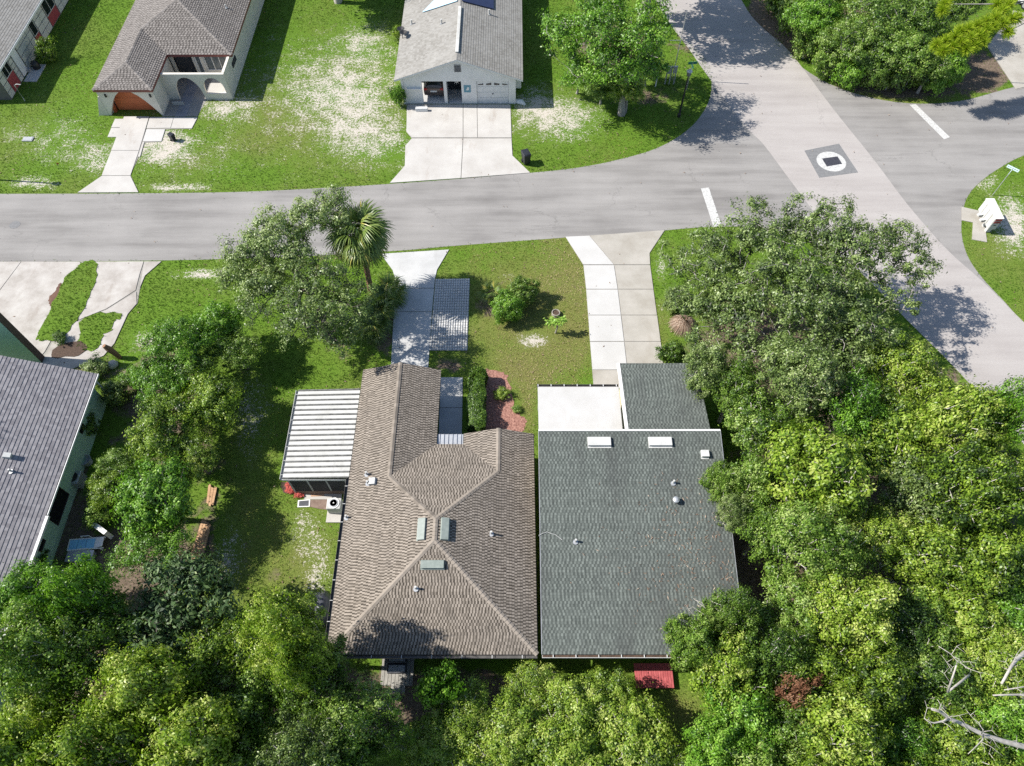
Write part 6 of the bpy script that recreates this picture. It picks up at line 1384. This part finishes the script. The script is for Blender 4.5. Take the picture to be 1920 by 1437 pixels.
nv = Vector((0.45, -0.9, 0)).normalized(); uu = Vector((nv.y, -nv.x, 0))
oc = [b + Vector((0, 0, 2.2)) + uu * 0.36 * math.cos(math.pi / 8 + k * math.pi / 4) + Vector((0, 0, 0.36 * math.sin(math.pi / 8 + k * math.pi / 4))) for k in range(8)]
MB().hexa([p + nv * 0.032 for p in oc], [p + nv * 0.045 for p in oc]).build('sign_plate', 'metal_grey', t)
# cluster of mailboxes
def mailboxes():
    p = G(1851, 441); t = thing('mailbox_cluster', 'white cluster mailbox with dark red vents on a concrete pad', 'mailbox', (p.x, p.y + 1.0, 0))
    x0, x1 = p.x - 0.2, p.x + 0.34; y0 = p.y + 0.1
    for k in range(4):
        a = y0 + k * 0.5
        MB().box(x0 + 0.12, a + 0.13, 0.05, x1 - 0.12, a + 0.36, 0.45).build('pedestal', 'metal_white', t)
        bx = MB().box(x0, a, 0.45, x1, a + 0.485, 1.47).build('mailbox_cabinet', 'metal_white', t, bevel=0.02)
        for r in range(4): MB().box(x0 - 0.02, a + 0.03, 0.5 + 0.24 * r, x0 - 0.002, a + 0.455, 0.71 + 0.24 * r).build('mailbox_door', 'metal_white', bx)
        MB().obox((x0 + 0.27, a + 0.2425, 1.503), (0.3, 0, 0.0), (0, 0.2465, 0), (0, 0, 0.03)).build('mailbox_lid', 'white', bx)
    for z in (1.3, 1.08): MB().box(x0 + 0.06, y0 - 0.025, z, x1 - 0.04, y0 - 0.002, z + 0.15).build('vent_panel', 'red_panel', t)
    MB().box(x0 + 0.18, y0 - 0.02, 0.85, x0 + 0.36, y0 - 0.002, 0.91).build('label_plate', 'metal_dark', t)
    for k in (1, 2): MB().obox((x0 - 0.22, y0 + 0.5 * k + 0.25, 0.7), (0.2, 0, 0.06), (0, 0.09, 0), (0, 0, 0.02)).build('parcel_flap', 'metal_white', t)
mailboxes()
# utility rack and antenna mast near the far corner
t = thing('utility_rack', 'grey utility rack of posts and boxes in the shade of the broad oak', 'utility rack', G(1254, 158)); b = G(1254, 158)
for dx in (-0.35, 0.0, 0.4): MB().box(b.x + dx - 0.05, b.y - 0.05, 0, b.x + dx + 0.05, b.y + 0.05, 1.7).build('post', 'metal_grey', t)
for dx, w, z in ((-0.25, 0.28, 1.1), (0.25, 0.3, 1.15)): MB().box(b.x + dx - w / 2, b.y - 0.2, z, b.x + dx + w / 2, b.y - 0.055, z + 0.6).build('meter_box', 'metal_grey', t)
MB().box(b.x - 0.4, b.y - 0.055, 1.55, b.x + 0.45, b.y - 0.052 + 0.1, 1.62).build('crossbar', 'metal_grey', t)
b = G(1260, 150); t = thing('antenna_mast', 'tall thin antenna mast with a short cross arm beside the utility rack', 'mast', b)
MB().tube([b, b + Vector((0, 0, 6.0))], 0.035, 6).build('mast', 'metal_grey', t); MB().tube([b + Vector((-0.9, 0, 3.6)), b + Vector((0.1, 0, 3.6))], 0.02, 5).build('cross_arm', 'metal_grey', t)
b = G(1229, 162); o = MB().box(b.x - 0.05, b.y - 0.05, 0, b.x + 0.05, b.y + 0.05, 0.9).box(b.x - 0.065, b.y - 0.065, 0.9, b.x + 0.065, b.y + 0.065, 0.95).build('marker_post', 'white'); tag(o, 'short white marker post beside the utility rack', 'post')
# wheeled bins and lawn items
def bin_(label, base, tilt=0.0, size=1.0):
    t = thing('trash_bin', label, 'bin', base); t.rotation_euler = (0, 0, tilt); t.scale = (size,) * 3; BASE[t.name] = Vector((0, 0, 0))
    MB().hexa([(-0.22, -0.25, 0.06), (0.22, -0.25, 0.06), (0.22, 0.2, 0.06), (-0.22, 0.2, 0.06)], [(-0.29, -0.33, 0.95), (0.29, -0.33, 0.95), (0.29, 0.33, 0.95), (-0.29, 0.33, 0.95)]).build('body', 'plastic_black', t, bevel=0.03)
    MB().hexa([(-0.31, -0.36, 0.955), (0.31, -0.36, 0.955), (0.31, 0.36, 0.955), (-0.31, 0.36, 0.955)], [(-0.27, -0.3, 1.04), (0.27, -0.3, 1.04), (0.27, 0.33, 1.08), (-0.27, 0.33, 1.08)]).build('lid', 'plastic_black', t, bevel=0.03)
    MB().tube([(-0.25, 0.42, 0.98), (0.25, 0.42, 0.98)], 0.02, 6).build('handle', 'plastic_black', t)
    for s in (-1, 1): MB().tube([(s * 0.2, 0.24, 0.12), (s * 0.27, 0.24, 0.12)], 0.12, 12).build('wheel', 'rubber', t)
bin_('black wheeled bin beside the mouth of the wide white driveway', G(986, 306), 0.4)
bin_('small black bin on the sandy lawn beside the front walk', G(326, 264), 1.1, 0.62)
p = G(53, 262); o = MB().box(p.x - 0.4, p.y - 0.25, 0, p.x + 0.4, p.y + 0.25, 0.07).box(p.x - 0.34, p.y - 0.19, 0.07, p.x + 0.34, p.y + 0.19, 0.09).build('meter_cover', 'metal_grey'); tag(o, 'flat grey utility cover in the lawn of the red panelled house', 'utility cover')
p = G(112, 316); t = thing('marker_flag', 'tiny red marker flag standing in the lawn near the street', 'flag', p); MB().tube([p, p + Vector((0, 0, 0.5))], 0.008, 5).build('wire', 'metal_grey', t); MB().hexa([p + Vector((0, 0, 0.4)), p + Vector((0.16, 0.02, 0.4)), p + Vector((0.16, 0.02, 0.52)), p + Vector((0, 0, 0.52))], [p + Vector((0, 0.01, 0.4)), p + Vector((0.16, 0.03, 0.4)), p + Vector((0.16, 0.03, 0.52)), p + Vector((0, 0.01, 0.52))]).build('flag_cloth', 'light_red', t)
p = G(1042, 590); t = thing('planter_ring', 'round concrete planter ring on the lawn behind the sapling', 'planter', p)
MB().lathe((p.x, p.y, 0), [(0.28, 0), (0.28, 0.24), (0.235, 0.25), (0.225, 0.16), (0.01, 0.15)], 20).build('ring', 'conc_beige', t); MB().disc((p.x, p.y), 0.21, 0.151, 0.19, 18).build('soil', 'mulch_brown', t)
p = G(693, 601); o = MB().lathe((p.x, p.y, 0), [(0.3, 0), (0.38, 0.15), (0.3, 0.34), (0.12, 0.42)], 9).build('garden_stone', 'conc_grey', smooth=True); tag(o, 'grey garden stone under the dense oak beside the driveway', 'stone')
b = G(225, 671); t = thing('palm_stump', 'leaning brown palm stump beside the old cracked driveway', 'stump', b)
MB().tube([b, b + Vector((-0.08, 0, 0.5)), b + Vector((-0.25, 0, 1.0)), b + Vector((-0.38, 0, 1.35))], [0.15, 0.17, 0.2, 0.13], 9).build('trunk', 'bark_palm', t)
p = G(213, 686); o = MB().lathe((p.x, p.y, 0), [(0.3, 0), (0.36, 0.12), (0.25, 0.3), (0.08, 0.36)], 8).build('white_rock', 'conc_white', smooth=True); tag(o, 'white rock beside the leaning palm stump', 'rock')

# ------------------------------------------------------------------ things around the houses
def grill():
    p = G(606, 1140, 0.55); t = thing('covered_grill', 'charcoal tarp covered grill tucked against the brown roof eave', 'grill', (p.x, p.y, 0)); mb = MB(); n, m = 22, 9; R = random.Random(4); rings = []
    for j in range(m):
        z = 1.15 * (j / (m - 1)) ** 0.8; f = 1.0 - 0.45 * (j / (m - 1)) ** 3
        rings.append([(p.x + (0.42 * f + 0.035 * math.sin(5 * k + j * 0.7) + R.uniform(-0.02, 0.02)) * math.cos(6.2832 * k / n), p.y + (0.85 * f + 0.06 * math.sin(4 * k) + R.uniform(-0.03, 0.03)) * math.sin(6.2832 * k / n), z) for k in range(n)])
    vs = [v for r in rings for v in r] + [(p.x, p.y, 1.2)]
    fs = [(j * n + k, j * n + (k + 1) % n, (j + 1) * n + (k + 1) % n, (j + 1) * n + k) for j in range(m - 1) for k in range(n)] + [((m - 1) * n + k, (m - 1) * n + (k + 1) % n, m * n) for k in range(n)]
    mb.add(vs, fs); mb.build('cover', 'tarp_black', t, smooth=True)
    for s in (-1, 1): MB().tube([(p.x - 0.44, p.y + 0.3 * s, 0.9), (p.x - 0.5, p.y + 0.1 * s, 0.5), (p.x - 0.46, p.y + 0.2 * s, 0.15)], 0.02, 5).build('tie_cord', 'tarp_black', t)
grill()
def steps():
    t = thing('rear_landing', 'grey plank landing with two dark steps below the rear sliding door', 'landing', (-5.65, 5.9, 0))
    for k in range(9): MB().box(-6.55 + 0.18 * k, 5.25 + (0.0 if 2 < k < 7 else 0.35), 0.02, -6.39 + 0.18 * k, 7.0, 0.10 + rnd.uniform(-0.006, 0.006)).build('plank', 'wood_grey', t)
    MB().box(-6.25, 6.62, 0.101, -5.3, 7.04, 0.42).build('step', 'tarp_black', t, bevel=0.02); MB().box(-6.25, 6.15, 0.101, -5.3, 6.6, 0.26).build('step', 'tarp_black', t, bevel=0.02)
    for y, z in ((6.83, 0.421), (6.37, 0.261)): MB().box(-6.18, y - 0.15, z, -5.37, y + 0.15, z + 0.02).build('step_mat', 'metal_grey', t)
steps()
def deck():
    x0, x1, y0, y1 = 6.1, 8.0, 5.45, 6.6; t = thing('red_deck', 'red painted plank deck behind the slate grey roof', 'deck', ((x0 + x1) / 2, (y0 + y1) / 2, 0)); n = 16; w = (x1 - x0) / n
    for k in range(n): MB().box(x0 + k * w + 0.006, y0 + rnd.uniform(-0.02, 0.02), 0.3, x0 + (k + 1) * w - 0.006, y1, 0.335 + rnd.uniform(-0.004, 0.004)).build('plank', 'wood_red', t)
    for x in (x0 + 0.1, x1 - 0.1):
        for y in (y0 + 0.1, y1 - 0.1): MB().box(x - 0.05, y - 0.05, 0, x + 0.05, y + 0.05, 0.3).build('leg', 'wood_red', t)
    MB().box(x0, y0 + 0.03, 0.16, x1, y0 + 0.07, 0.298).build('beam', 'wood_red', t)
deck()
def planks(label, px, n, z):
    q = [G(*p) for p in px]; t = thing('fence_panel', label, 'fence panel', (q[0] + q[2]) / 2)   # q: a,b short side, c,d other short side
    for k in range(n):
        u0, u1 = (k + 0.06) / n, (k + 0.94) / n; a, b = q[0].lerp(q[1], u0), q[0].lerp(q[1], u1); c, d = q[3].lerp(q[2], u1), q[3].lerp(q[2], u0)
        e = rnd.uniform(-0.08, 0.08); v = (d - a).normalized() * e; h = Vector((0, 0, z + rnd.uniform(-0.01, 0.01)))
        MB().hexa([a + v + h, b + v + h, c + v + h, d + v + h], [p + v + h + Vector((0, 0, 0.03)) for p in (a, b, c, d)]).build('plank', 'wood', t)
    for f in (0.2, 0.8):
        a, b = q[0].lerp(q[3], f), q[1].lerp(q[2], f); d = (b - a).normalized(); MB().obox((a + b) / 2 + Vector((0, 0, z / 2)), d * (b - a).length / 2, d.cross(Vector((0, 0, 1))) * 0.04, (0, 0, z / 2 - 0.012)).build('rail', 'wood', t)
planks('fallen timber fence panel lying at the foot of the vivid green shrubs', [(354, 1056), (377, 1071), (397, 984), (380, 975)], 4, 0.08)
planks('short piece of timber fence half hidden under the vivid green shrubs', [(388, 945), (401, 951), (408, 918), (392, 909)], 3, 0.08)
def lounger():
    p = G(163, 1020, 0.35); t = thing('sun_lounger', 'white framed sun lounger with blue sling beside the mint green house', 'sun lounger', (p.x, p.y, 0)); BASE[t.name] = Vector((0, 0, 0)); t.rotation_euler = (0, 0, 0.08); 
    for s in (-1, 1):
        MB().box(-0.95, s * 0.3 - 0.03, 0.32, 0.95, s * 0.3 + 0.03, 0.38).build('rail', 'white', t)
        for x in (-0.8, 0.75): MB().box(x - 0.03, s * 0.3 - 0.028, 0, x + 0.03, s * 0.3 + 0.028, 0.32).build('leg', 'white', t)
        MB().tube([(-0.3, s * 0.34, 0.38), (-0.3, s * 0.36, 0.6), (0.15, s * 0.36, 0.6), (0.2, s * 0.34, 0.38)], 0.025, 6).build('armrest', 'white', t)
    for a, b in ((-0.93, -0.5), (-0.48, -0.05), (-0.03, 0.42)): MB().box(a, -0.265, 0.35, b, 0.265, 0.37).build('sling', 'blue_cloth', t)
    MB().hexa([(0.44, -0.265, 0.36), (0.95, -0.265, 0.5), (0.95, 0.265, 0.5), (0.44, 0.265, 0.36)], [(0.44, -0.265, 0.39), (0.95, -0.265, 0.53), (0.95, 0.265, 0.53), (0.44, 0.265, 0.39)]).build('head_panel', 'white', t)
    MB().box(-0.98, -0.33, 0.33, -0.94, 0.33, 0.4).build('foot_bar', 'white', t)
lounger()
p = G(158, 1046); o = MB().box(p.x - 0.75, p.y - 0.3, 0.02, p.x + 0.6, p.y + 0.28, 0.32).box(p.x - 0.78, p.y - 0.33, 0.32, p.x + 0.63, p.y + 0.31, 0.37).box(p.x - 0.1, p.y - 0.3, 0.37, p.x - 0.06, p.y + 0.28, 0.385).build('storage_box', 'metal_grey', bevel=0.02); tag(o, 'low grey plastic storage box beside the blue sun lounger', 'box')
a, b = G(177, 984, 0.5), G(203, 1003, 0.5); d = (b - a).normalized(); o = MB().obox(Vector(((a.x + b.x) / 2, (a.y + b.y) / 2, 0.42)), d * (b - a).length / 2, d.cross(Vector((0, 0, 1))) * 0.12, (0, 0, 0.4)).build('plastic_sheet', 'white'); tag(o, 'white board standing beside the blue sun lounger', 'board')
t = thing('air_conditioner', 'grey air conditioner in the shade of the mint green wall', 'air conditioner', G(148, 905)); p = G(148, 905)
MB().box(p.x - 0.4, p.y - 0.4, 0, p.x + 0.4, p.y + 0.4, 0.75).build('cabinet', 'metal_grey', t, bevel=0.04); MB().lathe((p.x, p.y, 0.75), [(0.3, 0), (0.3, 0.03), (0.1, 0.03), (0.08, 0.06), (0.02, 0.07)], 18).build('fan_grille', 'metal_dark', t)
p = G(166, 868); o = MB().lathe((p.x, p.y, 0), [(0.25, 0), (0.28, 0.3), (0.34, 0.45), (0.3, 0.45), (0.24, 0.2), (0.02, 0.18)], 14).build('plant_pot', 'conc_grey'); tag(o, 'empty pale plant pot against the mint green wall', 'pot')
p = G(955, 196)
o = MB().tube([G(960, 193, 0.05), G(968, 190, 0.1), G(978, 192, 0.08), G(985, 197, 0.05)], [0.1, 0.2, 0.24, 0.1], 7).build('covered_bundle', 'white', smooth=True); tag(o, 'low white bundle lying beside the corner of the white garage', 'bundle')
o = MB().box(-7.9, 49.35, 0.05, -6.9, 49.6, 0.35).build('white_bench', 'white', bevel=0.02); tag(o, 'low white block in front of the open carport bay', 'block')

# ------------------------------------------------------------------ lawn grass
def lawn():
    R = np.random.default_rng(123); N = 420000
    x = R.uniform(-48, 48, N); y = R.uniform(1, 70, N); P = np.stack([x, y, np.zeros(N)], 1); px, py = project(P)
    k = (px > -30) & (px < 1950) & (py > -15) & (py < 1440); x, y, px, py = x[k], y[k], px[k], py[k]
    bad = np.zeros(len(x), bool); good = np.zeros(len(x), bool)
    jx, jy = x + R.normal(0, 0.07, len(x)), y + R.normal(0, 0.07, len(x))
    for pl in EXCLUDE: bad |= in_poly(jx, jy, pl)
    for pl in (isl1, isl2): good |= in_poly(x, y, pl)
    k = ~bad | good; x, y, gz = x[k], y[k], np.where(good[k], 0.075, 0.0)
    s, l, d = mixture(x, y)
    nz = vnoise(x * 1.7, y * 1.7) * 0.5 + vnoise(x * 5, y * 5) * 0.5
    k = (R.random(len(x)) < np.clip(1.1 - 1.9 * s * (0.35 + nz), 0.03, 1)) & (R.random(len(x)) < np.clip(1.15 - 1.25 * l, 0.03, 1))
    x, y, gz, d, s = x[k], y[k], gz[k], d[k], s[k]; n = len(x)
    big = vnoise(x * 0.35, y * 0.35); fine = vnoise(x * 2.5 + 7, y * 2.5)
    t0 = np.clip(0.10 + 0.78 * (d - 0.1) + 0.7 * (big - 0.5) + 0.35 * (fine - 0.5), 0, 1)
    h = R.uniform(0.03, 0.075, n) * (1.25 - 0.7 * s); c = np.stack([x, y, gz], 1); V = []; T = []
    for b in range(3):
        az = R.random(n) * 6.283; dr = np.stack([np.cos(az), np.sin(az), np.zeros(n)], 1); sd = np.stack([-np.sin(az), np.cos(az), np.zeros(n)], 1) * R.uniform(0.012, 0.024, (n, 1))
        o = c + dr * 0.02; tip = o + dr * (h * R.uniform(0.3, 1.3, n))[:, None] + np.array([0, 0, 1.0]) * h[:, None]
        V.append(np.stack([o - sd, o + sd, tip], 1)); T.append(np.clip(t0 + R.normal(0, 0.14, n), 0, 1))
    V = np.concatenate(V).reshape(-1, 3); np_mesh('lawn_grass', V, np.arange(len(V)).reshape(-1, 3), 'grass', None, np.concatenate(T), 'stuff')
    print('tufts', n)
lawn()
bpy.data.objects['lawn_grass']['label'] = 'short lawn grass covering the gardens'

def leaf_fall():
    """dry leaves and twigs lying on the ground and along the road edges"""
    R = np.random.default_rng(321); N = 60000
    x = R.uniform(-46, 46, N); y = R.uniform(3, 66, N); P = np.stack([x, y, np.zeros(N)], 1); px, py = project(P)
    s, l, d = mixture(x, y); w = 0.05 + 0.5 * l + 0.35 * (vnoise(x * 0.5, y * 0.5) > 0.62)
    k = (px > -10) & (px < 1930) & (py > -10) & (py < 1437) & (R.random(N) < w * 0.5)
    hard = np.zeros(N, bool)
    for pl in EXCLUDE: hard |= in_poly(x, y, pl)
    k &= ~hard | (R.random(N) < 0.12)
    x, y, hard = x[k], y[k], hard[k]; n = len(x); a = R.random(n) * 6.283; L = R.uniform(0.03, 0.09, n)
    z = np.where(hard, 0.066, 0.05) + R.random(n) * 0.01; c = np.stack([x, y, z], 1); u = np.stack([np.cos(a), np.sin(a), R.normal(0, 0.15, n)], 1) * L[:, None]; v = np.stack([-np.sin(a), np.cos(a), R.normal(0, 0.15, n)], 1) * (L * 0.4)[:, None]
    V = np.stack([c - u, c + v, c + u, c - v], 1).reshape(-1, 3)
    o = np_mesh('fallen_leaves', V, np.arange(len(V)).reshape(-1, 4), 'leaf_litter', None, R.random(n) * 0.8, 'stuff'); o['label'] = 'dry leaves scattered over lawns and pavements'
leaf_fall()
